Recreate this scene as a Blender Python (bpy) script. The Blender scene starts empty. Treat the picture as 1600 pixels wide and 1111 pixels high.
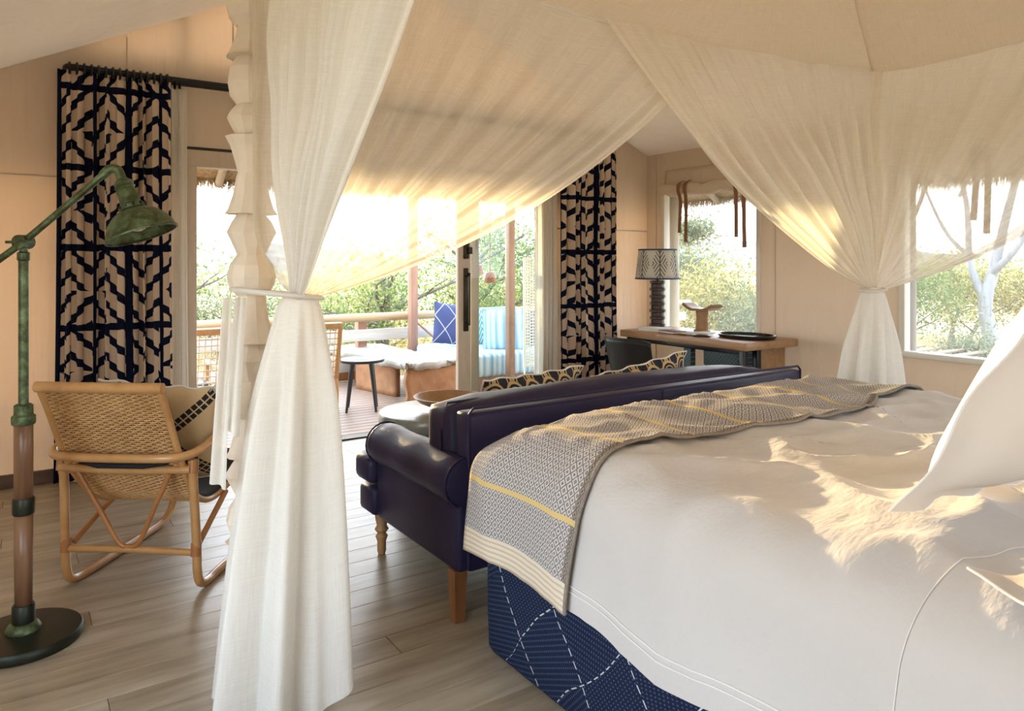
import bpy, bmesh, math, random
import numpy as np
from mathutils import Vector, Matrix, noise
PI = math.pi
sc = bpy.context.scene
COL = sc.collection
R = random.Random(7)

# ------------------------------------------------------------------ camera, sky, sun, exposure
cam_d = bpy.data.cameras.new('camera'); cam = bpy.data.objects.new('camera', cam_d); COL.objects.link(cam)
cam.location = (0, 0, 1.4); cam.rotation_euler = (PI/2, 0, math.radians(-34.1))
cam_d.sensor_width = 36; cam_d.lens = 25.875; cam_d.shift_y = (408-555.5)/1600; cam_d.clip_start = .05; cam_d.clip_end = 500
sc.camera = cam
sc.view_settings.view_transform = 'Standard'; sc.view_settings.look = 'None'
sc.view_settings.gamma = 1; sc.view_settings.use_curve_mapping = False
sc.view_settings.exposure = 0.32
sc.cycles.max_bounces = 9; sc.cycles.diffuse_bounces = 5; sc.cycles.transparent_max_bounces = 20
sc.cycles.transmission_bounces = 6; sc.cycles.glossy_bounces = 3
sc.cycles.caustics_reflective = False; sc.cycles.caustics_refractive = False
sc.cycles.sample_clamp_indirect = 6
SUN_AZ = (0.10, 1.0)        # horizontal direction towards the sun
SUN_EL = 4.6
w = bpy.data.worlds.new('sky'); sc.world = w; w.use_nodes = True
wn = w.node_tree.nodes; wl = w.node_tree.links
bg = wn['Background']
tc = wn.new('ShaderNodeTexCoord'); sx = wn.new('ShaderNodeSeparateXYZ'); wl.new(tc.outputs['Generated'], sx.inputs[0])
rp = wn.new('ShaderNodeValToRGB'); wl.new(sx.outputs['Z'], rp.inputs[0])
rp.color_ramp.elements[0].position = 0.0; rp.color_ramp.elements[0].color = (1.0, .95, .87, 1)
rp.color_ramp.elements[1].position = .5; rp.color_ramp.elements[1].color = (.74, .86, 1.0, 1)
rs = wn.new('ShaderNodeValToRGB'); wl.new(sx.outputs['Y'], rs.inputs[0])      # warm towards the low sun, cooler away from it
rs.color_ramp.elements[0].position = .15; rs.color_ramp.elements[0].color = (.80, .90, 1.0, 1)
rs.color_ramp.elements[1].position = .85; rs.color_ramp.elements[1].color = (1, 1, 1, 1)
mx = wn.new('ShaderNodeMix'); mx.data_type = 'RGBA'; mx.blend_type = 'MULTIPLY'; mx.inputs[0].default_value = 1
wl.new(rp.outputs[0], mx.inputs[6]); wl.new(rs.outputs[0], mx.inputs[7]); wl.new(mx.outputs[2], bg.inputs['Color']); bg.inputs['Strength'].default_value = 6.5
sd = bpy.data.lights.new('sun', 'SUN'); sun = bpy.data.objects.new('sun', sd); COL.objects.link(sun)
_h = Vector((SUN_AZ[0], SUN_AZ[1], 0)).normalized() * math.cos(math.radians(SUN_EL))
sun.rotation_euler = Vector((_h.x, _h.y, math.sin(math.radians(SUN_EL)))).to_track_quat('Z', 'Y').to_euler()
sun.location = (1, 12, 8)
sd.energy = 9.5; sd.color = (1.0, .74, .40); sd.angle = math.radians(.9)
def portal(name, loc, rot, sx_, sy_):
    l = bpy.data.lights.new(name, 'AREA'); l.shape = 'RECTANGLE'; l.size = sx_; l.size_y = sy_
    o = bpy.data.objects.new(name, l); COL.objects.link(o); o.location = loc; o.rotation_euler = rot
    l.cycles.is_portal = True
portal('portal_door', (2.5, 5.62, 1.08), (-PI/2, 0, 0), 3.2, 2.15)
portal('portal_window', (5.52, 4.6, 1.4), (PI/2, 0, PI/2), 1.1, 1.4)
portal('portal_window_wide', (5.52, 1.6, 1.4), (PI/2, 0, PI/2), 2.6, 1.4)
portal('portal_back', (2.3, -2.62, 1.3), (PI/2, 0, 0), 2.6, 1.6)
portal('portal_left', (-1.05, 1.1, 1.2), (PI/2, 0, -PI/2), 2.1, 1.6)

# ------------------------------------------------------------------ helpers
def link(name, me, mat=None, parent=None, loc=None, rot=None):
    o = bpy.data.objects.new(name, me); COL.objects.link(o)
    if mat is not None and me is not None and not me.materials:
        for m in (mat if isinstance(mat, (list, tuple)) else [mat]): me.materials.append(m)
    if parent is not None: o.parent = parent
    if loc is not None: o.location = loc
    if rot is not None: o.rotation_euler = rot
    return o
def thing(name, label, cat, loc=(0,0,0), rz=0, group=None):
    o = bpy.data.objects.new(name, None); COL.objects.link(o); o.location = loc; o.rotation_euler = (0,0,rz)
    o.empty_display_size = .1
    return tag(o, label, cat, group)
def tag(o, label=None, cat=None, group=None, kind=None):
    if label: o['label'] = label
    if cat: o['category'] = cat
    if group: o['group'] = group
    if kind: o['kind'] = kind
    return o
def struct(o): o['kind'] = 'structure'; return o
def stuff(o): o['kind'] = 'stuff'; return o
class MB:
    def __init__(s): s.v = []; s.f = []; s.uv = []; s.mi = []; s.cur = 0
    def add(s, vs, fs, uvs=None):
        n = len(s.v); s.v += [tuple(p) for p in vs]
        for i, f in enumerate(fs):
            s.f.append([a+n for a in f]); s.mi.append(s.cur)
            s.uv.append(uvs[i] if uvs else [(0,0)]*len(f))
        return s
    def box(s, x0, x1, y0, y1, z0, z1, M=None):
        vs = [(x,y,z) for z in (z0,z1) for y in (y0,y1) for x in (x0,x1)]
        if M is not None: vs = [M @ Vector(p) for p in vs]
        return s.add(vs, [(0,2,3,1),(4,5,7,6),(0,1,5,4),(2,6,7,3),(0,4,6,2),(1,3,7,5)])
    def bbox(s, x0, x1, y0, y1, z0, z1, r=.01, seg=2, M=None):
        bm = bmesh.new(); bmesh.ops.create_cube(bm, size=1)
        for v in bm.verts: v.co = Vector(((x0+x1)/2+v.co.x*(x1-x0), (y0+y1)/2+v.co.y*(y1-y0), (z0+z1)/2+v.co.z*(z1-z0)))
        bmesh.ops.bevel(bm, geom=bm.edges[:]+bm.verts[:], offset=r, segments=seg, profile=.5, affect='EDGES')
        return s.bm(bm, M)
    def bm(s, bm, M=None):
        bm.verts.index_update()
        vs = [(M @ v.co) if M is not None else v.co.copy() for v in bm.verts]
        fs = [[v.index for v in f.verts] for f in bm.faces]; bm.free()
        return s.add(vs, fs)
    def tube(s, pts, r, n=8, cap=True, flat=1.0):
        pts = [Vector(p) for p in pts]; m = len(pts)
        rs = r if isinstance(r, (list, tuple)) else [r]*m
        tg = [(pts[min(i+1,m-1)]-pts[max(i-1,0)]).normalized() for i in range(m)]
        up = Vector((0,0,1)) if abs(tg[0].z) < .9 else Vector((0,1,0))
        nx = tg[0].cross(up).normalized(); vs = []
        for i in range(m):
            nx = (nx - tg[i]*nx.dot(tg[i]))
            nx = nx.normalized() if nx.length > 1e-6 else tg[i].orthogonal().normalized()
            ny = tg[i].cross(nx)
            for k in range(n):
                a = 2*PI*k/n; vs.append(pts[i]+nx*(math.cos(a)*rs[i])+ny*(math.sin(a)*rs[i]*flat))
        fs = [(i*n+k, i*n+(k+1)%n, (i+1)*n+(k+1)%n, (i+1)*n+k) for i in range(m-1) for k in range(n)]
        if cap: fs += [tuple(range(n-1,-1,-1)), tuple(range((m-1)*n, m*n))]
        return s.add(vs, fs)
    def lathe(s, prof, n=24, c=(0,0,0), M=None, wob=None, cap=True):
        vs = []; m = len(prof)
        for i, (r, z) in enumerate(prof):
            for k in range(n):
                a = 2*PI*k/n; rr = r*(wob(i,k) if wob else 1)
                p = Vector((c[0]+rr*math.cos(a), c[1]+rr*math.sin(a), c[2]+z)); vs.append(M @ p if M is not None else p)
        fs = [(i*n+k, i*n+(k+1)%n, (i+1)*n+(k+1)%n, (i+1)*n+k) for i in range(m-1) for k in range(n)]
        if cap:
            fs += [tuple(range(n-1,-1,-1)), tuple(range((m-1)*n, m*n))]
        return s.add(vs, fs)
    def grid(s, fn, nu, nv, uvf=None, closed=False):
        vs = []; U = []
        for j in range(nv+1):
            for i in range(nu+1):
                a, b = i/nu, j/nv; vs.append(fn(a,b)); U.append(uvf(a,b) if uvf else (a,b))
        fs = []; uv = []
        for j in range(nv):
            for i in range(nu):
                q = (j*(nu+1)+i, j*(nu+1)+i+1, (j+1)*(nu+1)+i+1, (j+1)*(nu+1)+i); fs.append(q); uv.append([U[t] for t in q])
        return s.add(vs, fs, uv)
    def build(s, name, mat, parent=None, smooth=False, loc=None, rot=None, solid=0, sub=0, ang=None):
        me = bpy.data.meshes.new(name); me.from_pydata(s.v, [], s.f)
        ul = me.uv_layers.new(name='UVMap'); flat = [c for f in s.uv for p in f for c in p]
        ul.data.foreach_set('uv', flat)
        if any(s.mi): me.polygons.foreach_set('material_index', s.mi)
        me.validate(clean_customdata=False); me.update()
        if smooth: me.polygons.foreach_set('use_smooth', [True]*len(me.polygons))
        if ang: me.set_sharp_from_angle(angle=math.radians(ang))
        o = link(name, me, mat, parent, loc, rot)
        if solid: m = o.modifiers.new('t', 'SOLIDIFY'); m.thickness = solid; m.offset = 0
        if sub: m = o.modifiers.new('s', 'SUBSURF'); m.levels = sub; m.render_levels = sub
        return o
def box(name, dims, mat, parent=None, r=.006, seg=2, M=None, loc=None, rot=None):
    b = MB(); b.bbox(*dims, r=r, seg=seg, M=M)
    return b.build(name, mat, parent, smooth=True, ang=35, loc=loc, rot=rot)
def tubeo(name, pts, r, mat, parent=None, n=8, flat=1.0):
    return MB().tube(pts, r, n, flat=flat).build(name, mat, parent, smooth=True, ang=50)
def spline(pts, n=8):
    pts = [Vector(p) for p in pts]; out = []
    P = [pts[0]*2-pts[1]]+pts+[pts[-1]*2-pts[-2]]
    for i in range(1, len(P)-2):
        for k in range(n):
            t = k/n; a,b,c,d = P[i-1],P[i],P[i+1],P[i+2]
            out.append(.5*((2*b)+(c-a)*t+(2*a-5*b+4*c-d)*t*t+(3*b-a-3*c+d)*t*t*t))
    out.append(pts[-1]); return out
def nz(x, y, z=0.0): return noise.noise(Vector((x,y,z)))
def sstep(a, b, x):
    t = min(1, max(0, (x-a)/(b-a))); return t*t*(3-2*t)
def copy_tree(o, parent=None):
    c = o.copy(); COL.objects.link(c)
    if parent is not None: c.parent = parent
    for ch in list(o.children): copy_tree(ch, c)
    return c

# ------------------------------------------------------------------ material kit
class E:
    """a float socket of a node tree with arithmetic"""
    def __init__(s, k, sock): s.k = k; s.s = sock
    def _m(s, op, *a):
        n = s.k.nt.nodes.new('ShaderNodeMath'); n.operation = op
        for i, x in enumerate((s,)+a):
            if isinstance(x, E): s.k.nt.links.new(x.s, n.inputs[i])
            else: n.inputs[i].default_value = x
        return E(s.k, n.outputs[0])
    def __add__(s, o): return s._m('ADD', o)
    __radd__ = __add__
    def __sub__(s, o): return s._m('SUBTRACT', o)
    def __rsub__(s, o): return (s*-1)+o
    def __mul__(s, o): return s._m('MULTIPLY', o)
    __rmul__ = __mul__
    def __truediv__(s, o): return s._m('DIVIDE', o)
    def fract(s): return s._m('FRACT')
    def floor(s): return s._m('FLOOR')
    def abs(s): return s._m('ABSOLUTE')
    def sqrt(s): return s._m('SQRT')
    def sin(s): return s._m('SINE')
    def lt(s, o): return s._m('LESS_THAN', o)
    def gt(s, o): return s._m('GREATER_THAN', o)
    def max(s, o): return s._m('MAXIMUM', o)
    def min(s, o): return s._m('MINIMUM', o)
    def tri(s): return (s.fract()-.5).abs()*2      # 1 at integers, 0 half way
class Kit:
    def __init__(k, name):
        k.m = bpy.data.materials.new(name); k.m.use_nodes = True; k.nt = k.m.node_tree
        k.p = k.nt.nodes['Principled BSDF']; k.out = k.nt.nodes['Material Output']
    def n(k, t, **kw):
        x = k.nt.nodes.new(t)
        for a, b in kw.items(): setattr(x, a, b)
        return x
    def coord(k, which='Object', scale=(1,1,1), rot=(0,0,0)):
        t = k.n('ShaderNodeTexCoord'); mp = k.n('ShaderNodeMapping')
        mp.inputs['Scale'].default_value = scale; mp.inputs['Rotation'].default_value = rot
        k.nt.links.new(t.outputs[which], mp.inputs[0]); return mp.outputs[0]
    def xyz(k, which='UV', scale=(1,1,1), rot=(0,0,0)):
        s = k.n('ShaderNodeSeparateXYZ'); k.nt.links.new(k.coord(which, scale, rot), s.inputs[0])
        return [E(k, o) for o in s.outputs]
    def vec(k, x, y, z=0.0):
        c = k.n('ShaderNodeCombineXYZ')
        for i, a in enumerate((x,y,z)):
            if isinstance(a, E): k.nt.links.new(a.s, c.inputs[i])
            else: c.inputs[i].default_value = a
        return c.outputs[0]
    def noise(k, vec, scale=5, detail=3, rough=.55, dist=0):
        n = k.n('ShaderNodeTexNoise'); k.nt.links.new(vec, n.inputs['Vector'])
        n.inputs['Scale'].default_value = scale; n.inputs['Detail'].default_value = detail
        n.inputs['Roughness'].default_value = rough; n.inputs['Distortion'].default_value = dist
        return E(k, n.outputs['Fac'])
    def white(k, vec):
        n = k.n('ShaderNodeTexWhiteNoise'); k.nt.links.new(vec, n.inputs['Vector']); return E(k, n.outputs['Value'])
    def rand(k):
        n = k.n('ShaderNodeObjectInfo'); return E(k, n.outputs['Random'])
    def ramp(k, f, *stops):
        n = k.n('ShaderNodeValToRGB'); k.nt.links.new(f.s, n.inputs[0]); cr = n.color_ramp
        while len(cr.elements) < len(stops): cr.elements.new(.5)
        for e, (p, c) in zip(cr.elements, stops): e.position = p; e.color = tuple(c)+(1,)
        return n.outputs[0]
    def mix(k, f, a, b, blend='MIX'):
        n = k.n('ShaderNodeMix', data_type='RGBA', blend_type=blend)
        for i, x in ((0, f), (6, a), (7, b)):
            if isinstance(x, E): k.nt.links.new(x.s, n.inputs[i])
            elif isinstance(x, bpy.types.NodeSocket): k.nt.links.new(x, n.inputs[i])
            elif i == 0: n.inputs[0].default_value = x
            else: n.inputs[i].default_value = tuple(x)+(1,)
        return n.outputs[2]
    def color(k, c):
        if isinstance(c, bpy.types.NodeSocket): k.nt.links.new(c, k.p.inputs['Base Color'])
        else: k.p.inputs['Base Color'].default_value = tuple(c)+(1,)
        k.c = c; return k
    def set(k, rough=None, metal=None, spec=None, coat=None, sheen=None):
        if rough is not None:
            if isinstance(rough, E): k.nt.links.new(rough.s, k.p.inputs['Roughness'])
            else: k.p.inputs['Roughness'].default_value = rough
        if metal is not None: k.p.inputs['Metallic'].default_value = metal
        if spec is not None: k.p.inputs['Specular IOR Level'].default_value = spec
        if coat is not None: k.p.inputs['Coat Weight'].default_value = coat
        if sheen is not None: k.p.inputs['Sheen Weight'].default_value = sheen
        return k
    def bump(k, h, strength=.3, dist=.01):
        b = k.n('ShaderNodeBump'); b.inputs['Strength'].default_value = strength; b.inputs['Distance'].default_value = dist
        k.nt.links.new(h.s, b.inputs['Height']); k.nt.links.new(b.outputs[0], k.p.inputs['Normal']); k.b = b.outputs[0]; return k
    def cloth(k, transp=0.0, transl=.3):
        """replaces the principled output: diffuse + translucent + transparent threads"""
        d = k.n('ShaderNodeBsdfDiffuse'); t = k.n('ShaderNodeBsdfTranslucent'); ms = k.n('ShaderNodeMixShader'); ms.inputs[0].default_value = transl
        for s_ in (d, t):
            if isinstance(k.c, bpy.types.NodeSocket): k.nt.links.new(k.c, s_.inputs['Color'])
            else: s_.inputs['Color'].default_value = tuple(k.c)+(1,)
            if hasattr(k, 'b'): k.nt.links.new(k.b, s_.inputs['Normal'])
        k.nt.links.new(d.outputs[0], ms.inputs[1]); k.nt.links.new(t.outputs[0], ms.inputs[2]); last = ms
        if isinstance(transp, E) or transp > 0:
            tr = k.n('ShaderNodeBsdfTransparent'); m2 = k.n('ShaderNodeMixShader')
            if isinstance(transp, E): k.nt.links.new(transp.s, m2.inputs[0])
            else: m2.inputs[0].default_value = transp
            k.nt.links.new(ms.outputs[0], m2.inputs[1]); k.nt.links.new(tr.outputs[0], m2.inputs[2]); last = m2
        k.nt.links.new(last.outputs[0], k.out.inputs['Surface']); return k
def wood(name, a, b, scale=(1,1,1), rough=.5, per=0.0, c=None, grain=14, bump=.15, coat=0):
    k = Kit(name); r = k.rand()
    co = k.n('ShaderNodeVectorMath', operation='ADD')
    k.nt.links.new(k.coord('Object', scale), co.inputs[0]); k.nt.links.new(k.vec(r*37, r*19, r*53), co.inputs[1])
    f = k.noise(co.outputs[0], grain, 4, .6, .4); f2 = k.noise(co.outputs[0], grain*.25, 2)
    col = k.ramp(f*.65+f2*.35, (.3, a), (.7, b))
    if per: col = k.mix(r*per, col, c or a)
    return k.color(col).set(rough=rough, coat=coat).bump(f, bump, .004).m
def plain(name, c, rough=.5, metal=0, spec=.5, var=.12, scale=8, bump=0, coat=0):
    k = Kit(name); f = k.noise(k.coord('Object'), scale, 4)
    k.color(k.mix(f, [x*(1-var) for x in c], [min(1, x*(1+var)) for x in c])).set(rough=rough, metal=metal, spec=spec, coat=coat)
    if bump: k.bump(f, bump, .005)
    return k.m
# ------------------------------------------------------------------ materials
def mk_canvas(name, a, b, transl=.12):
    k = Kit(name); v = k.coord('Object'); f = k.noise(v, 1.3, 4); fine = k.noise(k.coord('Object', (1,1,1)), 240, 2)
    k.color(k.mix(f, a, b)); k.bump(f*3+fine*.02+k.noise(k.coord('Object', (5,5,.6)), 1.2, 3)*1.5, .65, .03); k.cloth(0, transl); return k.m
M = {}
M['canvas'] = mk_canvas('wall_canvas', (.73,.61,.49), (.81,.69,.56), .27)
M['ceiling'] = mk_canvas('roof_canvas', (.70,.59,.47), (.77,.66,.53), .25)
def mk_floor():
    k = Kit('greywashed_floor'); r = k.rand()
    co = k.n('ShaderNodeVectorMath', operation='ADD'); k.nt.links.new(k.coord('Object', (1,9,1)), co.inputs[0]); k.nt.links.new(k.vec(r*31, r*17, 0.0), co.inputs[1])
    f = k.noise(co.outputs[0], 2.2, 5, .62, .5); g = k.noise(co.outputs[0], .8, 2)
    c = k.ramp(f*.55+g*.45, (.33, (.22,.17,.11)), (.5, (.36,.295,.205)), (.68, (.49,.43,.33)))
    k.color(k.mix(r*.35, c, (.25,.215,.16))).set(rough=.2+f*.26, spec=.5).bump(f, .12, .004); return k.m
M['floor'] = mk_floor()
M['deck'] = wood('deck_boards', (.27,.17,.12), (.42,.29,.215), (1,10,1), .38, .5, (.36,.26,.2), 3, .2)
M['gap'] = plain('board_gap_shadow', (.05,.04,.03), .9)
M['skirting'] = wood('dark_skirting', (.09,.055,.04), (.16,.10,.07), (1,8,8), .5, 0, None, 4)
M['frame'] = wood('pale_painted_timber', (.50,.40,.30), (.60,.50,.39), (6,6,1), .5, 0, None, 5, .06)
M['white_frame'] = plain('white_frame_paint', (.74,.70,.62), .45, var=.05)
M['black'] = plain('black_iron', (.012,.012,.014), .38, .3)
M['bronze'] = plain('dark_bronze', (.045,.035,.02), .35, .7)
def mk_glass(name, gloss, tint=(1,1,1)):
    k = Kit(name); t = k.n('ShaderNodeBsdfTransparent'); g = k.n('ShaderNodeBsdfGlossy'); m = k.n('ShaderNodeMixShader')
    t.inputs[0].default_value = tint+(1,); g.inputs['Roughness'].default_value = .01; m.inputs[0].default_value = gloss
    k.nt.links.new(t.outputs[0], m.inputs[1]); k.nt.links.new(g.outputs[0], m.inputs[2]); k.nt.links.new(m.outputs[0], k.out.inputs['Surface']); return k.m
M['glass'] = mk_glass('door_glass', .018, (.94,.97,.96))
def mk_gauze():
    k = Kit('insect_gauze'); k.color((.5,.47,.42)); k.cloth(.86, .4); return k.m
M['gauze'] = mk_gauze()
def mk_sheer(name, transp, col=(.90,.84,.74), transl=.5):
    k = Kit(name); x, y, z = k.xyz('UV'); a = k.noise(k.vec(x*7, y*190), 1, 2); b = k.noise(k.vec(x*190, y*7), 1, 2)
    wv = (a+b)*.5; k.color(col); k.cloth((wv-.5)*.38+transp, transl); return k.m
M['sheer'] = mk_sheer('canopy_gauze', .27)
M['hem'] = mk_sheer('canopy_hem', .10)
M['sheer_gather'] = mk_sheer('gathered_gauze', .10, (.88,.85,.79), .28)
M['roof_gauze'] = mk_sheer('canopy_roof_gauze', .08, (.88,.80,.68), .5)
M['white_sheer'] = mk_sheer('white_voile', .12, (.88,.85,.79), .4)
def mk_pattern():
    k = Kit('navy_brush_print'); x, z, _ = k.xyz('UV')
    wob = k.noise(k.vec(x*3, z*3), 1.6, 2)*.08; x2 = x+wob; z2 = z+k.noise(k.vec(z*2, x*2), 2.0, 2)*.03
    cx = x2/.29; h = k.white(k.vec(cx.floor(), ((z2+.045)/.508).floor(), 3.0))
    sg = k.white(k.vec(cx.floor(), ((z2+.045)/.254).floor(), 8.0)).gt(.5)*2-1
    d = ((z2/.168)+(cx.fract()*sg*.95)+h*.5).fract().lt(.34)
    horiz = ((z2+.045)/.508).fract().lt(.085); vert = ((x+wob*.2)/.58).fract().lt(.085)
    m = d.max(horiz).max(vert)
    edge = k.noise(k.vec(x*40, z*40), 1, 2)
    col = k.mix(m, (.60,.47,.36), k.mix(edge, (.005,.007,.016), (.012,.016,.04)))
    k.color(col); k.bump(k.noise(k.vec(x*300, z*300), 1, 1), .1, .002); k.cloth(0, .05); return k.m
M['pattern'] = mk_pattern()
M['rattan'] = wood('golden_rattan_cane', (.44,.22,.075), (.62,.36,.15), (3,3,3), .3, 0, None, 4, .06, .25)
M['rattan_dark'] = wood('amber_rattan_cane', (.36,.14,.045), (.46,.21,.07), (3,3,3), .3, 0, None, 4, .06, .25)
M['wicker'] = wood('wicker_strand', (.47,.25,.09), (.70,.44,.20), (5,5,5), .45, 0, None, 9, .05)
M['verdigris'] = None
def mk_verd():
    k = Kit('verdigris_brass'); v = k.coord('Object'); f = k.noise(v, 22, 5, .7, .6)
    k.color(k.ramp(f, (.32, (.035,.03,.012)), (.5, (.085,.115,.05)), (.68, (.17,.24,.13)))).set(rough=.36+f*.2, metal=.55).bump(f, .25, .003); return k.m
M['verdigris'] = mk_verd()
M['lampdark'] = plain('dark_green_iron', (.022,.026,.016), .42, .5, var=.3, scale=20)
M['lampwood'] = wood('lamp_walnut', (.13,.06,.03), (.30,.16,.085), (14,14,1.2), .35, 0, None, 2.5, .2)
def mk_leather(name, c, rough=.36, scale=1):
    k = Kit(name); v = k.coord('Object'); vo = k.n('ShaderNodeTexVoronoi'); vo.inputs['Scale'].default_value = 320; k.nt.links.new(v, vo.inputs['Vector'])
    f = k.noise(v, 5, 3); w_ = k.noise(k.coord('Object', (1,1,5)), 2.5, 3)
    k.color(k.mix(f, [a*.8 for a in c], [a*1.2 for a in c])).set(rough=rough+f*.12, spec=.25).bump(E(k, vo.outputs['Distance'])*.12+w_*1.6, .28, .01); return k.m
M['navy_leather'] = mk_leather('navy_aubergine_leather', (.025,.021,.060), .36)
M['black_leather'] = mk_leather('black_leather', (.022,.021,.020), .38)
M['leg_brown'] = wood('brown_tapered_leg', (.20,.085,.035), (.32,.15,.065), (10,10,1.5), .35, 0, None, 3)
M['leg_pale'] = wood('pale_turned_leg', (.38,.20,.085), (.52,.31,.15), (10,10,1.5), .4, 0, None, 3)
def mk_scallop():
    k = Kit('scallop_print'); x, y, _ = k.xyz('UV', (9.5,9.5,9.5))
    def dist(row):
        off = (row*.5).fract(); a = ((x+off).fract()-.5); b = y*2-row; b = b*.5
        return (a*a+b*b).sqrt()
    r1 = (y*2).floor(); d1 = dist(r1); d2 = dist(r1+1)
    ins = d1.lt(.5); d = d1*ins+d2*(1-ins)
    ring = (d-.44).abs().lt(.05).max((d-.27).abs().lt(.028))
    k.color(k.mix(ring, (.012,.012,.02), (.60,.42,.20))).set(rough=.8); return k.m
M['scallop'] = mk_scallop()
M['piping'] = plain('white_piping', (.72,.68,.60), .8)
def mk_duvet():
    k = Kit('white_percale'); v = k.coord('Object'); f = k.noise(v, 3.2, 5, .6, .5); g = k.noise(k.coord('Object', (1,2.2,1)), 9, 4, .6)
    k.color((.585,.555,.53)).set(rough=.75, spec=.25, sheen=.15).bump(f*1.0+g*.45, .36, .03); return k.m
M['duvet'] = mk_duvet()
M['thread'] = plain('white_thread', (.80,.78,.74), .8, var=.03)
M['pillow'] = plain('pillow_cotton', (.70,.64,.58), .75, spec=.25, var=.04, bump=.15)
def mk_throw():
    k = Kit('woven_throw'); x, y, _ = k.xyz('UV')
    fx = (x*30).fract()-.5; fy = (y*35).fract()-.5
    d = fx.abs()+fy.abs(); dia = (d*2.6).fract().lt(.45)
    base = k.mix(dia, (.60,.56,.52), (.20,.185,.195))
    xs = x
    yel = (((xs+.05)/.30).fract()).lt(.06)
    base = k.mix(yel*(xs.gt(.09)), base, k.mix(dia*.4, (.72,.53,.22), (.62,.48,.25)))
    band = xs.lt(.085)
    st = (xs*60).fract().lt(.4)
    base = k.mix(band, base, k.mix(st, (.74,.66,.55), (.62,.48,.32)))
    hem = y.lt(.024); base = k.mix(hem*(1-band)*(1-yel), base, k.mix(dia, (.34,.28,.22), (.13,.115,.11)))
    f = k.noise(k.vec(x*220, y*220), 1, 2)
    k.color(base).set(rough=.9, spec=.1).bump(f+dia*.6, .3, .004); return k.m
M['throw'] = mk_throw(); M['throw_edge'] = plain('woven_throw_edge', (.25,.22,.19), .9, var=.5, scale=90)
def mk_valance():
    k = Kit('navy_stitched_upholstery'); x, y, _ = k.xyz('UV')
    jx = x+k.noise(k.vec(x*2.2, y*2.2), 1, 2)*.12; jy = y+k.noise(k.vec(y*2.2, x*2.2), 1, 2)*.10
    s = jx*3.2+jy*2.2; t = jx*3.2-jy*2.2*1.4
    br = k.white(k.vec(s.floor(), t.floor())).gt(.18)
    l1 = (s.fract()-.5).abs().gt(.491)*((y*34).fract().lt(.6)); l2 = (t.fract()-.5).abs().gt(.491)*((y*38).fract().lt(.6))*br
    a = k.white(k.vec(s.floor(), t.floor(), 5.0))*3.0
    sn = a.sin(); cs = (a+PI/2).sin()
    rx = (x*cs-y*sn)*62; ry = (x*sn+y*cs)*95
    dots = ((rx.fract()-.5).abs()+(ry.fract()-.5).abs()*1.0).lt(.24)
    base = k.mix(k.noise(k.vec(x*60, y*60), 1, 2), (.008,.012,.034), (.017,.026,.064))
    base = k.mix(dots*.5, base, (.16,.20,.30)); base = k.mix(l1.max(l2)*.9, base, (.66,.67,.68))
    k.color(base).set(rough=.9, spec=.15).bump(dots, .2, .003); return k.m
M['valance'] = mk_valance()
M['carved'] = plain('chalky_carved_wood', (.72,.62,.50), .8, var=.1, scale=14, bump=.3)
M['stone'] = wood('grey_green_table_wood', (.17,.18,.15), (.29,.30,.255), (2,12,12), .28, 0, None, 2.5, .1, .2)
M['bowl'] = wood('turned_bowl_wood', (.28,.15,.065), (.43,.26,.12), (9,2,9), .4, 0, None, 3)
M['oak'] = wood('desk_timber', (.30,.16,.075), (.47,.28,.145), (10,1.2,10), .4, 0, None, 2.5, .15)
def mk_teal():
    k = Kit('teal_carved_panel'); x, y, z = k.xyz('Object', (1,26,26)); a = ((y.fract()-.5).abs()+(z.fract()-.5).abs()); m = (a*2.2).fract().lt(.4)
    k.color(k.mix(m, (.02,.035,.045), (.12,.20,.22))).set(rough=.5).bump(m, .4, .004); return k.m
M['teal'] = mk_teal()
M['lampdisc'] = plain('dark_stacked_wood', (.045,.022,.016), .35, var=.5, scale=30)
M['navy_trim'] = plain('navy_trim', (.03,.05,.13), .7)
def mk_shade():
    k = Kit('palm_print_shade'); x, y, _ = k.xyz('UV'); p = (x*7).fract(); a = (p-.5).abs()*2
    lines = ((y*6+(a*-3)).fract()).lt(.32); lines2 = ((y*6+(a*3)).fract()).lt(.32)
    up = y.gt(.5); l = lines*up+lines2*(1-up)
    msk = (a+(y-.5).abs()*1.1).lt(.9); stem = a.lt(.05)
    m = (l.max(stem))*msk
    k.color(k.mix(m*.9, (.80,.77,.70), (.06,.075,.09))); k.cloth(0, .35); return k.m
M['shade'] = mk_shade()
M['paper'] = plain('white_paper', (.78,.74,.68), .8, var=.03)
M['red_book'] = plain('oxblood_bookcloth', (.19,.045,.03), .6)
M['tray'] = plain('black_lacquer', (.008,.009,.010), .22, coat=.3)
M['brown_strap'] = plain('brown_leather_strap', (.24,.11,.055), .6)
def mk_thatch():
    k = Kit('thatch_straw'); v = k.coord('Object', (30,30,3)); f = k.noise(v, 2, 4, .7)
    k.color(k.ramp(f, (.3, (.30,.21,.11)), (.7, (.66,.52,.33)))).set(rough=.95).bump(f, .6, .02); return k.m
M['thatch'] = mk_thatch()
M['gum'] = wood('peeled_gum_pole', (.40,.33,.24), (.60,.52,.40), (8,8,.8), .7, 0, None, 2, .3)
M['greypole'] = wood('weathered_grey_pole', (.20,.16,.135), (.42,.37,.32), (9,9,.8), .8, 0, None, 2, .4)
M['rail'] = wood('weathered_rail', (.34,.22,.11), (.50,.36,.2), (1,9,9), .6, 0, None, 2.5, .3)
M['rail_grey'] = wood('bleached_rail', (.46,.42,.37), (.62,.58,.52), (1,9,9), .6, 0, None, 2.5, .3)
M['redpost'] = wood('reddish_post', (.26,.13,.08), (.40,.22,.145), (9,9,1), .55, 0, None, 2.5, .2)
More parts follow.
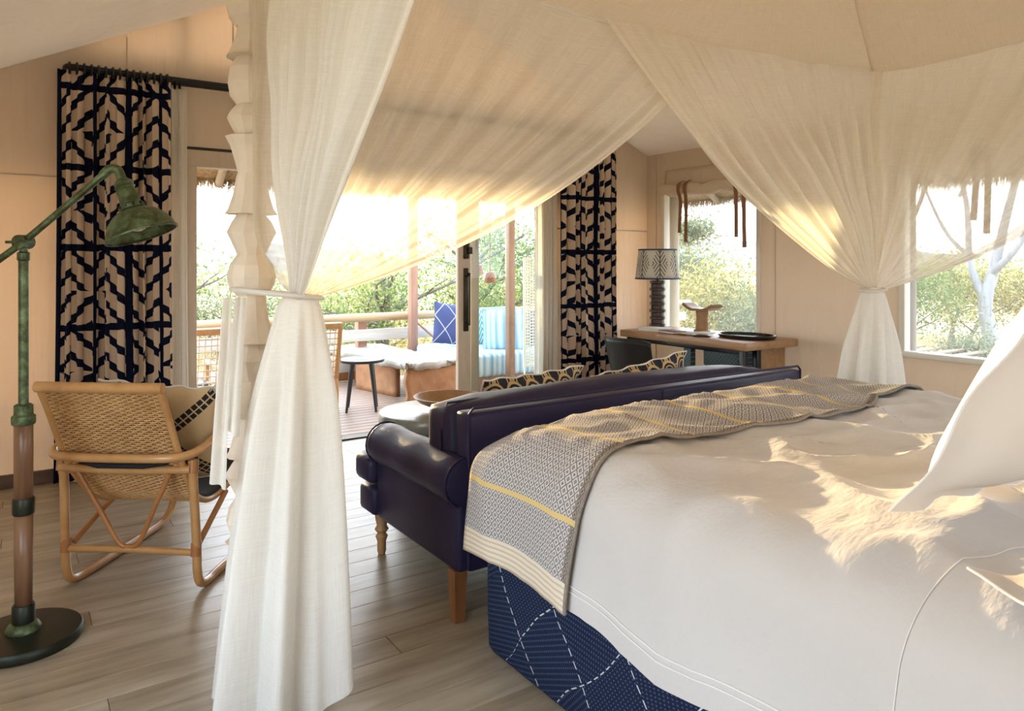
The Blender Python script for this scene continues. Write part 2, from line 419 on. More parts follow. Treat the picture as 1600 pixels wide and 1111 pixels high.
M['chairwood'] = wood('deck_chair_timber', (.46,.25,.11), (.62,.38,.19), (6,6,2), .45, 0, None, 3)
M['cord'] = plain('cream_cord', (.72,.64,.52), .8)
M['charcoal'] = plain('charcoal_metal', (.03,.033,.036), .33, .4, coat=.2)
M['slab'] = wood('raw_slab_timber', (.24,.10,.04), (.42,.21,.09), (3,3,3), .65, 0, None, 3, .4)
M['slab_pale'] = wood('sun_bleached_slab_top', (.27,.235,.19), (.48,.43,.36), (3,1,3), .7, 0, None, 4, .5)
def mk_stripes():
    k = Kit('blue_stripe_fabric'); x, y, _ = k.xyz('UV'); f = (x*4.5).fract()
    c = k.ramp(f, (0, (.55,.66,.72)), (.18, (.17,.34,.52)), (.3, (.66,.70,.66)), (.45, (.30,.46,.60)), (.6, (.70,.72,.68)), (.74, (.22,.38,.55)), (.9, (.60,.68,.72)))
    k.color(c).set(rough=.9); return k.m
M['stripe'] = mk_stripes()
def mk_navyline():
    k = Kit('navy_line_fabric'); x, y, _ = k.xyz('UV'); s = (x*4+y*3); t = (x*4-y*3)
    l = (s.fract()-.5).abs().gt(.475).max((t.fract()-.5).abs().gt(.475)); k.color(k.mix(l*.7, (.045,.055,.14), (.5,.5,.52))).set(rough=.9); return k.m
M['navyline'] = mk_navyline()
def mk_tealleaf():
    k = Kit('teal_leaf_fabric'); x, y, _ = k.xyz('UV'); a = ((x*4).fract()-.5).abs(); l = ((y*14+a*9).fract()).lt(.5); k.color(k.mix(l, (.10,.26,.27), (.45,.58,.55))).set(rough=.9); return k.m
M['tealleaf'] = mk_tealleaf()
M['copper'] = plain('terracotta_copper', (.33,.10,.04), .45, .1)
M['fretwhite'] = plain('white_fretwork', (.78,.76,.72), .5, var=.03)
def mk_cushion():
    k = Kit('cream_diamond_embroidery'); x, y, _ = k.xyz('UV')
    u = (x*2.0+.5).fract()-.5; v = (y*2.0+.5).fract()-.5
    band = (u.abs()-v.abs()).abs().lt(.075)
    cell = ((((x+y)*27).fract()-.5).abs()).max(((((x-y)*27).fract()-.5).abs())).lt(.40)
    k.color(k.mix(band*cell, (.60,.44,.25), (.012,.011,.012))).set(rough=.9).bump(k.noise(k.vec(x*150,y*150),1,2), .15, .003); return k.m
M['embroid'] = mk_cushion()
M['blackpad'] = plain('black_canvas_pad', (.012,.012,.016), .85)

# ------------------------------------------------------------------ the room
def prism_y(mb, poly, y0, y1):           # polygon in x,z pushed along y
    n = len(poly); vs = [(x, y0, z) for x, z in poly]+[(x, y1, z) for x, z in poly]
    fs = [tuple(range(n)), tuple(range(2*n-1, n-1, -1))]+[(i, i+n, (i+1)%n+n, (i+1)%n) for i in range(n)]
    return mb.add(vs, fs)
XL, XR, YF, YB = -.95, 5.4, 5.5, -2.5
def roof_z(x): return 2.614+.486*x if x < 2.48 else 4.964-.46*x
f = MB(); f.box(XL-.1, XR+.15, YB-.1, YF+.14, -.14, -.03)
floor = struct(f.build('floor', M['gap']))
pm = MB(); pm.bbox(0, 2.1, -.0695, .0695, -.03, 0, r=.0013, seg=1); plank_me = None
nrow = 0; y = YB-.02
while y < YF+.1:
    off = -[0, .9, 1.5, .45, 1.2][nrow % 5]; x = XL+off
    while x < XR:
        x0 = max(x, XL); x1 = min(x+2.098, XR+.1)
        if x1-x0 > .1:
            if plank_me is None:
                o = pm.build('plank', M['floor'], floor, smooth=False); plank_me = o.data
            else: o = link('plank', plank_me, None, floor)
            o.location = (x0, y+.07, 0); o.scale = ((x1-x0)/2.1, 1, 1)
        x += 2.1
    y += .1405; nrow += 1
# front (gable) wall with the wide glazed opening
DX0, DX1, DZ = .985, 4.16, 2.19
m = MB()
prism_y(m, [(XL-.05, -.03), (DX0, -.03), (DX0, roof_z(DX0)), (XL-.05, roof_z(XL-.05))], YF, YF+.08)
prism_y(m, [(DX0, DZ), (DX1, DZ), (DX1, roof_z(DX1)), (2.48, roof_z(2.48)), (DX0, roof_z(DX0))], YF, YF+.08)
prism_y(m, [(DX1, -.03), (XR+.05, -.03), (XR+.05, roof_z(XR+.05)), (DX1, roof_z(DX1))], YF, YF+.08)
wf = struct(m.build('wall_front', M['canvas']))
sm = MB(); sm.box(XL, DX0, YF-.006, YF, 1.935, 1.945);
for x in (-.5, .62): sm.box(x, x+.008, YF-.004, YF, 0, roof_z(x)-.02)
for x in (1.3, 2.0, 2.7, 3.4): sm.box(x, x+.008, YF-.006, YF, DZ+.08, roof_z(x)-.02)
sm.box(DX1, XR, YF-.006, YF, 1.7, 1.715); sm.build('seam', M['canvas'], wf)
# right wall with two windows
W1 = (4.12, 5.27); W2 = (.55, 2.87); WZ = (.73, 2.12)
m = MB(); zt = roof_z(XR)
for y0, y1, z0, z1 in ((YB, YF, -.03, WZ[0]), (YB, YF, WZ[1], zt), (YB, W2[0], *WZ), (W2[1], W1[0], *WZ), (W1[1], YF, *WZ)): m.box(XR, XR+.08, y0, y1, z0, z1)
wr = struct(m.build('wall_right', M['canvas']))
sm = MB()
for y in (5.36, 3.95, 3.05): sm.box(XR-.006, XR, y, y+.008, 0, zt)
sm.build('seam', M['canvas'], wr)
# left and back walls, each with a wide opening (they light the room, out of view)
m = MB(); zl = roof_z(XL)
for y0, y1, z0, z1 in ((YB, YF, -.03, .4), (YB, YF, 2.0, zl), (YB, .05, .4, 2.0), (2.15, YF, .4, 2.0)): m.box(XL-.08, XL, y0, y1, z0, z1)
struct(m.build('wall_left', M['canvas']))
m = MB(); prism_y(m, [(XL-.05, 2.3), (XR+.05, 2.3), (XR+.05, roof_z(XR)), (2.48, roof_z(2.48)), (XL-.05, roof_z(XL))], YB-.08, YB)
for x0, x1, z0, z1 in ((XL, 1.0, -.03, 2.3), (3.6, XR, -.03, 2.3), (1.0, 3.6, -.03, .5)): m.box(x0, x1, YB-.08, YB, z0, z1)
struct(m.build('wall_back', M['canvas']))
m = MB()
for xa, xb in ((XL-.3, 2.48), (2.48, XR+.25)):
    za, zb = (roof_z(xa), roof_z(xb)); prism_y(m, [(xa, za), (xb, zb), (xb, zb+.04), (xa, za+.04)], YB-.2, YF+.1)
struct(m.build('ceiling', M['ceiling']))
m = MB(); m.bbox(XL, DX0-.01, YF-.022, YF, 0, .085, r=.004); m.bbox(DX1+.01, XR, YF-.022, YF, 0, .085, r=.004)
struct(m.build('baseboard_front', M['skirting']))
m = MB(); m.bbox(XR-.022, XR, YB, YF, 0, .085, r=.004); struct(m.build('baseboard_right', M['skirting']))
# glazed sliding door: fixed frame and two stacked leaves
d = bpy.data.objects.new('door_1', None); COL.objects.link(d); struct(d)
b = MB(); b.bbox(DX0, DX0+.075, YF-.01, YF+.09, 0, DZ-.02, r=.006); b.bbox(DX1-.06, DX1, YF-.01, YF+.09, 0, DZ-.02, r=.006); b.bbox(DX0-.01, DX1+.01, YF-.016, YF+.096, DZ-.13, DZ-.013, r=.006)
b.build('door_frame', M['frame'], d, True, ang=35)
b = MB(); b.box(DX0-.3, DX1+.2, YF-.014, YF-.002, DZ-.012, DZ+.006); b.build('track', M['black'], d)
b = MB(); b.bbox(DX0, DX1, YF-.02, YF+.1, -.005, .012, r=.003); b.build('threshold', M['bronze'], d)
for i, (x0, x1, yy) in enumerate(((3.13, 4.10, 5.46), (3.30, 4.11, 5.535))):
    b = MB(); sw = .125 if i == 0 else .085
    b.bbox(x0, x0+sw, yy-.022, yy+.022, .02, DZ-.13, r=.005); b.bbox(x1-.085, x1, yy-.022, yy+.022, .02, DZ-.13, r=.005)
    b.bbox(x0+sw, x1-.085, yy-.022, yy+.022, .02, .15, r=.005); b.bbox(x0+sw, x1-.085, yy-.022, yy+.022, DZ-.23, DZ-.13, r=.005)
    lf = b.build('door_leaf', M['frame'], d, True, ang=35)
    g = MB(); g.box(x0+sw-.01, x1-.08, yy-.003, yy+.003, .14, DZ-.22); g.build('pane', M['glass'], lf)
    if i == 0:
        h = MB(); h.bbox(x0+.05, x0+.095, yy-.034, yy-.022, .80, 1.34, r=.003); h.tube([(x0+.073, yy-.034, .87), (x0+.073, yy-.075, .87), (x0+.073, yy-.075, 1.27), (x0+.073, yy-.034, 1.27)], .010, 8)
        h.bbox(x0+.09, x0+.105, yy-.05, yy-.022, .85, 1.3, r=.002); h.build('handle', M['bronze'], lf, True, ang=40)
        h = MB(); h.bbox(x0+.05, x0+.10, yy-.036, yy-.022, 1.42, 1.56, r=.003); h.bbox(x0+.085, x0+.12, yy-.06, yy-.03, 1.46, 1.52, r=.004); h.build('lock', M['bronze'], lf, True, ang=40)
# windows
for i, (y0, y1) in enumerate((W1, W2)):
    wo = bpy.data.objects.new('window_%d' % (i+1), None); COL.objects.link(wo); struct(wo)
    b = MB(); t = .045
    for q in ((y0-.02, y0+t-.02, WZ[0]-.02, WZ[1]), (y1-t+.02, y1+.02, WZ[0]-.02, WZ[1]), (y0, y1, WZ[1]-.03, WZ[1]+.01)): b.bbox(XR-.012, XR+.07, *q, r=.004)
    b.build('window_frame', M['white_frame'], wo, True, ang=35)
    b = MB(); b.bbox(XR-.03, XR+.08, y0-.03, y1+.03, WZ[0]-.03, WZ[0]+.012, r=.006); b.build('window_sill', M['white_frame'], wo, True, ang=35)
    b = MB(); b.box(XR+.03, XR+.034, y0, y1, WZ[0], WZ[1]); b.build('gauze_pane', M['gauze'], wo)
# ------------------------------------------------------------------ bed
BX0, BX1, BY0, BY1, ZT = 1.36, 3.50, .02, 2.31, .80
RV, RH = .19, .20                                     # vertical and horizontal edge rounding of the duvet
def wrinkle(p):
    x, y, z = p
    a = noise.noise(Vector((x*1.5, y*2.2, z*1.5)))*.020
    r1 = 1-abs(noise.noise(Vector((x*2.6+y*1.1+4, y*3.4-x*.5, z*1.2))))
    r2 = 1-abs(noise.noise(Vector((x*5.5-y*2.1+9, y*5.0+x*1.4, z*2.5))))
    return a+(r1**3)*.030+(r2**4)*.010-.02
def edge_prof(s):
    """s = arc distance outward from the start of the rounding -> (outward, drop)"""
    L = PI/2*(RV+RH)/2
    if s < 0: return s, 0
    if s < L: a = s/L*PI/2; return RH*math.sin(a), RV*(1-math.cos(a))
    return RH+.02*min(1, (s-L)/.3), RV+(s-L)
def duvet_top(x, y):
    crown = .012+.03*sstep(1.5, .3, y)*0
    return ZT+crown
LARC = PI/2*(RV+RH)/2
bed = thing('bed', 'wide double bed with navy stitched upholstered base standing on the grey floor', 'bed', (0,0,0))
def rrect(t, x0, x1, y0, y1, r, n=10):
    """closed rounded rectangle outline as a list of (x, y, nx, ny)"""
    out = []
    for cx, cy, a0 in ((x1-r, y1-r, 0), (x0+r, y1-r, 90), (x0+r, y0+r, 180), (x1-r, y0+r, 270)):
        for k in range(n+1):
            a = math.radians(a0+90*k/n); out.append((cx+r*math.cos(a), cy+r*math.sin(a), math.cos(a), math.sin(a)))
    return out
def outline_dense(x0, x1, y0, y1, r, step):
    o = rrect(0, x0, x1, y0, y1, r); res = []
    for i in range(len(o)):
        a, b = o[i], o[(i+1) % len(o)]; L = math.hypot(b[0]-a[0], b[1]-a[1]); n = max(1, int(L/step))
        for k in range(n):
            t = k/n; nx, ny = a[2]+(b[2]-a[2])*t, a[3]+(b[3]-a[3])*t; l = math.hypot(nx, ny)
            res.append((a[0]+(b[0]-a[0])*t, a[1]+(b[1]-a[1])*t, nx/l, ny/l))
    return res
def skirt_mesh(mb, out, levels, uvs=True):
    n = len(out); vs = []; arc = [0]
    for i in range(n): a, b = out[i], out[(i+1) % n]; arc.append(arc[-1]+math.hypot(b[0]-a[0], b[1]-a[1]))
    for z, off in levels: vs += [(x+nx*off, y+ny*off, z) for x, y, nx, ny in out]
    fs = []; uv = []
    for j in range(len(levels)-1):
        for i in range(n):
            i2 = (i+1) % n; fs.append((j*n+i2, j*n+i, (j+1)*n+i, (j+1)*n+i2)); z0, z1 = levels[j][0], levels[j+1][0]
            uv.append([(arc[i+1], z0), (arc[i], z0), (arc[i], z1), (arc[i+1], z1)])
    fs.append(tuple(range(n))); uv.append([(0,0)]*n); fs.append(tuple((len(levels)-1)*n+i for i in range(n-1, -1, -1))); uv.append([(0,0)]*n)
    mb.add(vs, fs, uv)
b = MB(); o = outline_dense(1.40, 3.44, .06, 2.265, .07, .08)
skirt_mesh(b, o, [(.47, -.012), (.455, 0), (.3, .004), (.15, .004), (.03, 0), (.012, -.012)])
b.build('upholstered_base', M['valance'], bed, True, ang=60)
b = MB(); b.bbox(1.42, 3.42, .08, 2.24, .471, .74, r=.05, seg=3); b.build('mattress', M['pillow'], bed, True)
# duvet: concentric rings, flat top, rounded edge, hanging side with a wavy hem
out = outline_dense(BX0, BX1, BY0, BY1, .17, .028); n = len(out)
cx, cy = (BX0+BX1)/2, (BY0+BY1)/2
rings = []
inner = [(x-nx*RH, y-ny*RH, nx, ny) for x, y, nx, ny in out]
for t in [i/46 for i in range(1, 47)]: rings.append(('top', t))
SL = LARC+.255
for i in range(1, 25): rings.append(('side', SL*i/24))
vs = []; fs = []
def duvet_pt(x, y, nx, ny, s, hem=0):
    o_, d_ = edge_prof(s); z = duvet_top(x, y)-d_
    k = sstep(0, LARC, s); P = Vector((x+nx*o_, y+ny*o_, z)); W = wrinkle(P)
    low = sstep(.5, 1, max(0, s)/SL)
    fold = .012*low*math.sin(9*(x+y)+2.5*math.sin(3*(x-y)))
    N = Vector((nx*k, ny*k, 1-k)).normalized() if k < 1 else Vector((nx, ny, 0))
    P += N*(W*(1-.45*k)+fold); P.z -= hem*low
    return P
for kind, t in rings:
    for x, y, nx, ny in inner:
        if kind == 'top':
            px, py = cx+(x-cx)*t, cy+(y-cy)*t; P = Vector((px, py, duvet_top(px, py))); P.z += wrinkle(P)
        else:
            hem = .014*math.sin(4.5*(x-y))+.012*math.sin(11*(x+y)+1); P = duvet_pt(x, y, nx, ny, t, hem)
        vs.append(P)
c0 = len(vs); pc = Vector((cx, cy, duvet_top(cx, cy))); pc.z += wrinkle(pc); vs.append(pc)
for j in range(len(rings)-1):
    for i in range(n): i2 = (i+1) % n; fs.append((j*n+i, j*n+i2, (j+1)*n+i2, (j+1)*n+i))
fs += [(c0, (i+1) % n, i) for i in range(n)]
fs = [tuple(reversed(f_)) for f_ in fs]
b = MB(); b.add(vs, fs)
duvet = b.build('duvet', M['duvet'], None, True)
tag(duvet, 'pale crumpled cotton duvet covering the whole bed with double stitched hem', 'duvet')
for dz in (.055, .072):
    pts = []
    for x, y, nx, ny in inner:
        hem = .014*math.sin(4.5*(x-y))+.012*math.sin(11*(x+y)+1); s = SL-dz; P = duvet_pt(x, y, nx, ny, s, hem); pts.append(P+Vector((nx, ny, 0))*.002)
    pts.append(pts[0]); tubeo('hem_stitch', pts, .0022, M['thread'], duvet, 4)
# seam near the pillows
pts = []
for i in range(60):
    s = .60-i*.0225          # from the top of the bed over the left edge and down
    y = .62+.12*sstep(.6, -.5, s)
    if s > 0: P = Vector((BX0+RH+s, y, duvet_top(0, y))); P.z += wrinkle(P)+.002
    else:
        if -s > SL-.02: break
        P = duvet_pt(BX0+RH, y, -1, 0, -s)+Vector((-.002, 0, .001))
    pts.append(P)
tubeo('flap_seam', pts, .0013, M['thread'], duvet, 4)

# throw across the foot, hanging over the left side
def bed_left_pt(s, y, lift):
    """s metres of cloth measured from the left rounding start towards the right (negative: down the left side)"""
    x0 = BX0+RH; foot = BY1-RH
    if y > foot:                                     # over the foot rounding
        o_, d_ = edge_prof((y-foot)); yy = foot+o_; dz = d_
    else: yy, dz = y, 0
    if s >= 0:
        xr = BX1-RH
        if x0+s > xr: o2, d2 = edge_prof(x0+s-xr); P = Vector((xr+o2, yy, duvet_top(0, yy)-max(d2, dz)-min(d2, dz)*.5)); N = Vector((sstep(0, LARC, x0+s-xr), 0, 1-sstep(0, LARC, x0+s-xr)+.001)).normalized()
        else: P = Vector((x0+s, yy, duvet_top(0, yy)-dz)); N = Vector((0, 0, 1))
        W = wrinkle(P)
    else:
        Q = duvet_pt(x0, min(yy, BY1-.06), -1, 0, -s); k = sstep(0, LARC, -s); N = Vector((-k, 0, 1-k+.001)).normalized()
        Q.y = yy; Q.z -= dz*(1-k); P = Q; W = 0
    return P+N*(W+lift)
TL = SL-.012; TR = BX1-BX0-2*RH+.32
def throw_pt(a, b_):
    s = -TL+a*(TL+TR); y0 = 1.68-.06*sstep(.1, .7, s)+.09*sstep(.9, 1.9, s)+.02*math.sin(5*s)+.012*math.sin(13*s+1)
    if s < 0: y0 += .0
    y = y0+b_*(2.27-y0)
    return bed_left_pt(s, y, .012+.005*math.sin(s*9+y*11)+.004*sstep(.06, 0, b_))
b = MB(); b.grid(throw_pt, 150, 26, lambda a, v: (a*(TL+TR), v*.58))
th = b.build('throw_blanket', M['throw'], None, True, solid=.007)
tag(th, 'grey and cream woven throw with yellow stripes laid across the foot of the bed', 'throw')
# a few white picks of yellow show along the folded hem as a piped edge
pts = [throw_pt(i/120, 0)+Vector((0, -.002, .001)) for i in range(121)]
tubeo('folded_hem', pts, .006, M['throw_edge'], th, 6)

# pillows
def pillow_mesh(mb, wx, wy, th_, flange=.05, n=26, sag=.0, puff=.5):
    def fn(sign):
        def g(a, b_):
            u, v = a*2-1, b_*2-1; fx = wx/2+flange; fy = wy/2+flange
            x, y = u*fx, v*fy
            iu, iv = min(1, abs(x)/(wx/2)), min(1, abs(y)/(wy/2))
            h = max(0, (1-iu**2.6))**puff*max(0, (1-iv**2.6))**puff
            pinch = 1-.05*(1-abs(v)**2)*(abs(u)**6); pinch2 = 1-.05*(1-abs(u)**2)*(abs(v)**6)
            rim = 1-h
            wv = .010*rim*math.sin(13*u+7*v)*max(abs(u), abs(v))**5
            zz = sign*(h*th_/2+.002)+wv+.006*h*nz(u*2.5, v*2.5, sign*3)
            return Vector((x*pinch, y*pinch2, zz))
        return g
    f1 = fn(1); f2 = fn(-1)
    mb.grid(f1, n, n, lambda a, b_: (a*wx, b_*wy)); mb.grid(lambda a, b_: f2(1-a, b_), n, n, lambda a, b_: ((1-a)*wx, b_*wy))
def edge_loop(wx, wy, flange, n=26):
    pts = []
    for (u0, v0, u1, v1) in ((-1,-1,1,-1), (1,-1,1,1), (1,1,-1,1), (-1,1,-1,-1)):
        for k in range(n):
            t = k/n; u, v = u0+(u1-u0)*t, v0+(v1-v0)*t
            pinch = 1-.05*(1-abs(v)**2)*(abs(u)**6); pinch2 = 1-.05*(1-abs(u)**2)*(abs(v)**6)
            wv = .010*math.sin(13*u+7*v)*max(abs(u), abs(v))**5
            pts.append(Vector((u*(wx/2+flange)*pinch, v*(wy/2+flange)*pinch2, wv)))
    pts.append(pts[0]); return pts
def pillow(name, label, cat, mat, wx, wy, t, flange, Mx, pipe=None, pipe_r=.004, group=None, puff=.5):
    o = thing(name, label, cat, group=group); o.matrix_world = Mx
    b = MB(); pillow_mesh(b, wx, wy, t, flange, puff=puff); b.build('cover', mat, o, True)
    if pipe: tubeo('piping', edge_loop(wx, wy, flange), pipe_r, pipe, o, 5)
    return o
def frame(origin, X, Y):
    X = Vector(X).normalized(); Y = Vector(Y); Y = (Y-X*Y.dot(X)).normalized(); Z = X.cross(Y)
    m_ = Matrix((X, Y, Z)).transposed().to_4x4(); m_.translation = Vector(origin); return m_
X_, Y_ = Vector((1, -.12, 0)).normalized(), Vector((.10, -.55, .90))
P0 = Vector((1.58, .86, .85)); Mx = frame(P0, X_, Y_); Mx.translation = P0+Mx.to_3x3() @ Vector((.375, .375, 0))
pillow('euro_pillow', 'big square pale pillow with flat flange standing upright on the bed', 'pillow', M['pillow'], .64, .64, .19, .055, Mx, M['thread'], .0025)
P0 = Vector((1.40, .62, .836)); Mx = frame(P0, (.90, -.42, .0), (-.40, -.91, .02)); Mx.translation = P0+Mx.to_3x3() @ Vector((.40, .30, -.012))
pillow('bed_pillow', 'pale pillow lying flat on the duvet with only its flanged corner in view', 'pillow', M['pillow'], .70, .50, .12, .055, Mx, M['thread'], .0025)

# ------------------------------------------------------------------ sofa at the foot of the bed
NL = M['navy_leather']
sofa = thing('sofa', 'dark navy leather sofa with rolled arms at the foot of the bed', 'sofa')
SX0, SX1, SYB, SYF = 1.37, 3.60, 2.43, 3.33
box('base_rail', (SX0+.06, SX1-.06, SYB+.02, SYF-.14, .20, .36), NL, sofa, .02, 3)
box('front_rail', (SX0+.01, SX1-.01, SYF-.14, SYF+.03, .21, .34), NL, sofa, .025, 3)
for sx_, x0 in ((1, SX0+.035), (-1, SX1-.17)):
    b = MB(); b.bbox(x0, x0+.135, SYB+.015, SYF-.12, .20, .55, r=.022, seg=3)
    cxr = x0+(.045 if sx_ > 0 else .09)
    prof = [(.06, 0), (.09, .008), (.096, .03)]+[(.096+.003*math.sin(i*1.7), .03+i*.08) for i in range(1, 10)]+[(.09, .782), (.06, .79)]
    b.lathe(prof, 22, M=Matrix.Translation((cxr, SYB+.0, .545)) @ Matrix.Rotation(-PI/2, 4, 'X') @ Matrix.Scale(1, 4))
    arm = b.build('arm', NL, sofa, True, ang=50)
    for yy in (SYB+.022, SYB+.775):
        c_ = [Vector((cxr+.097*math.cos(a*PI/12), yy, .545+.097*math.sin(a*PI/12))) for a in range(25)]
        tubeo('arm_piping', c_, .0045, NL, arm, 6)
b = MB()
def back_frame():
    b.bbox(SX0+.075, SX1-.06, SYB, SYB+.105, .20, .812, r=.018, seg=3)
back_frame(); bk = b.build('back_frame', NL, sofa, True, ang=50)
xa, xb, za, zb = SX0+.078, SX1-.063, .215, .832
tubeo('back_piping', [(xa, SYB+.003, za), (xa, SYB+.003, zb-.02), (xa+.02, SYB+.003, zb), ((xa+xb)/2, SYB+.003, zb+.004), (xb-.02, SYB+.003, zb), (xb, SYB+.003, zb-.02), (xb, SYB+.003, za)], .006, NL, bk, 6)
tubeo('back_seam', [((xa+xb)/2, SYB-.001, .22), ((xa+xb)/2, SYB-.001, .809)], .003, NL, bk, 5)
def puffbox(name, x0, x1, y0, y1, z0, z1, mat, parent, puff=.03, r=.05, tilt=0):
    bm = bmesh.new(); bmesh.ops.create_cube(bm, size=1); bmesh.ops.subdivide_edges(bm, edges=bm.edges[:], cuts=9, use_grid_fill=True)
    dx, dy, dz = x1-x0, y1-y0, z1-z0
    for v in bm.verts:
        u = v.co*2; p = Vector((u.x*dx/2, u.y*dy/2, u.z*dz/2)); h = Vector((dx/2-r, dy/2-r, dz/2-r))
        q = Vector([max(-h[i], min(h[i], p[i])) for i in range(3)]); dd = p-q
        if dd.length > 1e-6: p = q+dd.normalized()*r
        k = (1-abs(u.x)**2.5)*(1-abs(u.z)**2.5); p.y += u.y*puff*k if abs(u.y) > .3 else 0
        k2 = (1-abs(u.x)**3)*(1-abs(u.y)**2); p.z += u.z*puff*.7*k2
        p += Vector((0, 1, 1))*.012*nz(p.x*4, p.z*7, p.y*5)
        p.y += tilt*(p.z+dz/2)
        v.co = p+Vector(((x0+x1)/2, (y0+y1)/2, (z0+z1)/2))
    b_ = MB(); b_.bm(bm); return b_.build(name, mat, parent, True)
bc = puffbox('back_cushion', SX0+.065, SX1-.16, SYB+.10, SYB+.34, .44, .822, NL, sofa, .03, .06, .06)
tubeo('cushion_seam', [(SX0+.063, SYB+.18, .46), (SX0+.060, SYB+.20, .70), (SX0+.10, SYB+.215, .818), (2.4, SYB+.215, .840), (SX1-.2, SYB+.215, .815)], .005, NL, bc, 6)
box('seat_cushion', (SX0+.18, SX1-.18, SYB+.15, SYF-.12, .35, .49), NL, sofa, .04, 3)
box('seat_front', (SX0-.005, SX1+.005, SYF-.125, SYF+.06, .352, .485), NL, sofa, .04, 4)
for x0 in (SX0+.06, SX1-.12):
    b = MB(); b.add([(x0+dx*(.028 if z else .021)*1, SYB+.06+dy*(.028 if z else .020), .205 if z else 0) for z in (0, 1) for dx, dy in ((-1,-1),(1,-1),(1,1),(-1,1))], [(3,2,1,0), (4,5,6,7), (0,1,5,4), (1,2,6,5), (2,3,7,6), (3,0,4,7)])
    tag(b.build('leg', M['leg_brown'], sofa), 'plain tapered brown leg')
    prof = [(.016, 0), (.021, .012), (.021, .06), (.030, .085), (.020, .10), (.034, .118), (.024, .135), (.030, .165), (.036, .212)]
    b = MB(); b.lathe(prof, 16, (x0+.03, SYF-.06, 0)); tag(b.build('leg', M['leg_pale'], sofa, True, ang=50), 'pale turned leg')
for lab, P0, X_, Y_ in (('black and gold scallop print cushion on the sofa nearer the low round table', (2.12, 2.985, .66), (1, .10, .02), (-.03, -.30, 1)),
                        ('black and gold scallop print cushion on the sofa nearer the desk, one corner up', (2.86, 2.985, .655), (1, -.12, .16), (-.17, -.30, 1))):
    pillow('sofa_cushion', lab, 'cushion', M['scallop'], .62, .38, .16, .012, frame(P0, X_, Y_), M['piping'], .005, 'scallop cushions on the sofa')

# ------------------------------------------------------------------ round table and bowl in front of the sofa
t = thing('round_table', 'low round grey green table with thick top beside the sofa arm', 'table', (2.08, 3.86, 0))
prof = [(.30, .44), (.335, .445), (.345, .46), (.345, .505), (.338, .518), (.325, .522)]
b = MB(); b.lathe(prof, 48); b.build('table_top', M['stone'], t, True, ang=40)
for i in range(3):
    a = math.radians(25+120*i); Mx = Matrix.Rotation(a, 4, 'Z'); b = MB(); b.bbox(.05, .23, -.07, .07, 0, .442, r=.012, M=Mx); b.build('leg', M['stone'], t, True, ang=40)
t = thing('shallow_bowl', 'wide shallow turned wooden bowl on the low round table', 'bowl', (2.12, 3.80, .523))
prof = [(.07, 0), (.085, .004), (.10, .02), (.17, .05), (.202, .078), (.205, .084), (.198, .084), (.165, .058), (.09, .028), (.01, .022)]
b = MB(); b.lathe(prof, 40); b.build('bowl_body', M['bowl'], t, True, ang=60)

# ------------------------------------------------------------------ desk group
t = thing('desk', 'thick timber writing desk with black iron legs under the far window', 'desk', (0,0,0))
def desk_top():
    b = MB()
    b.bbox(4.68, 5.34, 3.69, 5.12, .70, .762, r=.010, seg=2); return b
desk_top().build('desk_top', M['oak'], t, True, ang=35)
box('end_panel', (5.00, 5.32, 3.80, 3.86, 0, .70), M['oak'], t, .006)
for x, y in ((4.74, 3.76), (4.74, 5.04), (4.88, 3.74)):
    box('leg', (x, x+.05, y, y+.05, 0, .70), M['black'], t, .004)
box('drawer_box', (4.82, 5.28, 3.87, 4.22, .52, .70), M['teal'], t, .004)
box('carved_panel', (4.80, 4.82, 3.87, 4.22, .53, .695), M['teal'], t, .003)
box('carved_leg', (4.80, 4.86, 4.36, 4.44, 0, .70), M['teal'], t, .003)
box('crossbar', (4.74, 4.79, 3.80, 5.05, .66, .70), M['black'], t, .003)
# desk chair
t = thing('desk_chair', 'black leather bucket chair tucked at the desk', 'chair', (4.39, 4.50, 0), math.radians(-84))
def chair_shell(a, b_):
    th_ = (a-.5)*2.2; h = b_; r = .245+.02*h; top = .80-.22*abs(a-.5)**1.6*2.2*.6-.03*math.cos(6*(a-.5))
    z = .44+(top-.44)*h; return Vector((r*math.sin(th_), -.02-r*math.cos(th_)-.07*h, z))
b = MB(); b.grid(chair_shell, 30, 10); b.build('backrest', M['black_leather'], t, True, solid=.022)
tubeo('back_piping', [chair_shell(i/30, 1) for i in range(31)], .012, M['black_leather'], t, 8)
b = MB(); b.bbox(-.24, .24, -.24, .22, .40, .47, r=.03, seg=3); b.build('seat', M['black_leather'], t, True)
for sx_ in (-1, 1):
    for sy_ in (-1, 1): tubeo('leg', [(sx_*.19, sy_*.18, .41), (sx_*.23, sy_*.22, .004)], [.014, .009], M['black'], t, 8)
# table lamp
t = thing('table_lamp', 'table lamp of stacked dark wooden discs with palm print shade on the desk', 'lamp', (5.02, 4.97, .763))
b = MB(); b.lathe([(.075, 0), (.08, .005), (.08, .018), (.06, .022)], 28); b.build('lamp_base', M['lampdisc'], t, True, ang=40)
z = .022
for i in range(13):
    big = i % 2 == 0; r_ = (.067+.010*R.random()) if big else .061; h_ = .030 if big else .037
    b = MB(); b.lathe([(r_*.92, z), (r_, z+.003), (r_, z+h_-.003), (r_*.92, z+h_)], 22, wob=(lambda i_, k_: 1+.05*((k_*7) % 3-1)) if big else None); b.build('disc', M['lampdisc'], t, True, ang=40); z += h_
b = MB(); b.lathe([(.012, z), (.012, z+.05)], 10); b.build('stem', M['bronze'], t, True)
z0 = z+.02; 
def shade(a, b_): th_ = a*2*PI; r_ = .205-.03*b_; return Vector((r_*math.cos(th_), r_*math.sin(th_), z0+.27*b_))
b = MB(); b.grid(shade, 48, 6); sh = b.build('lamp_shade', M['shade'], t, True, solid=.003)
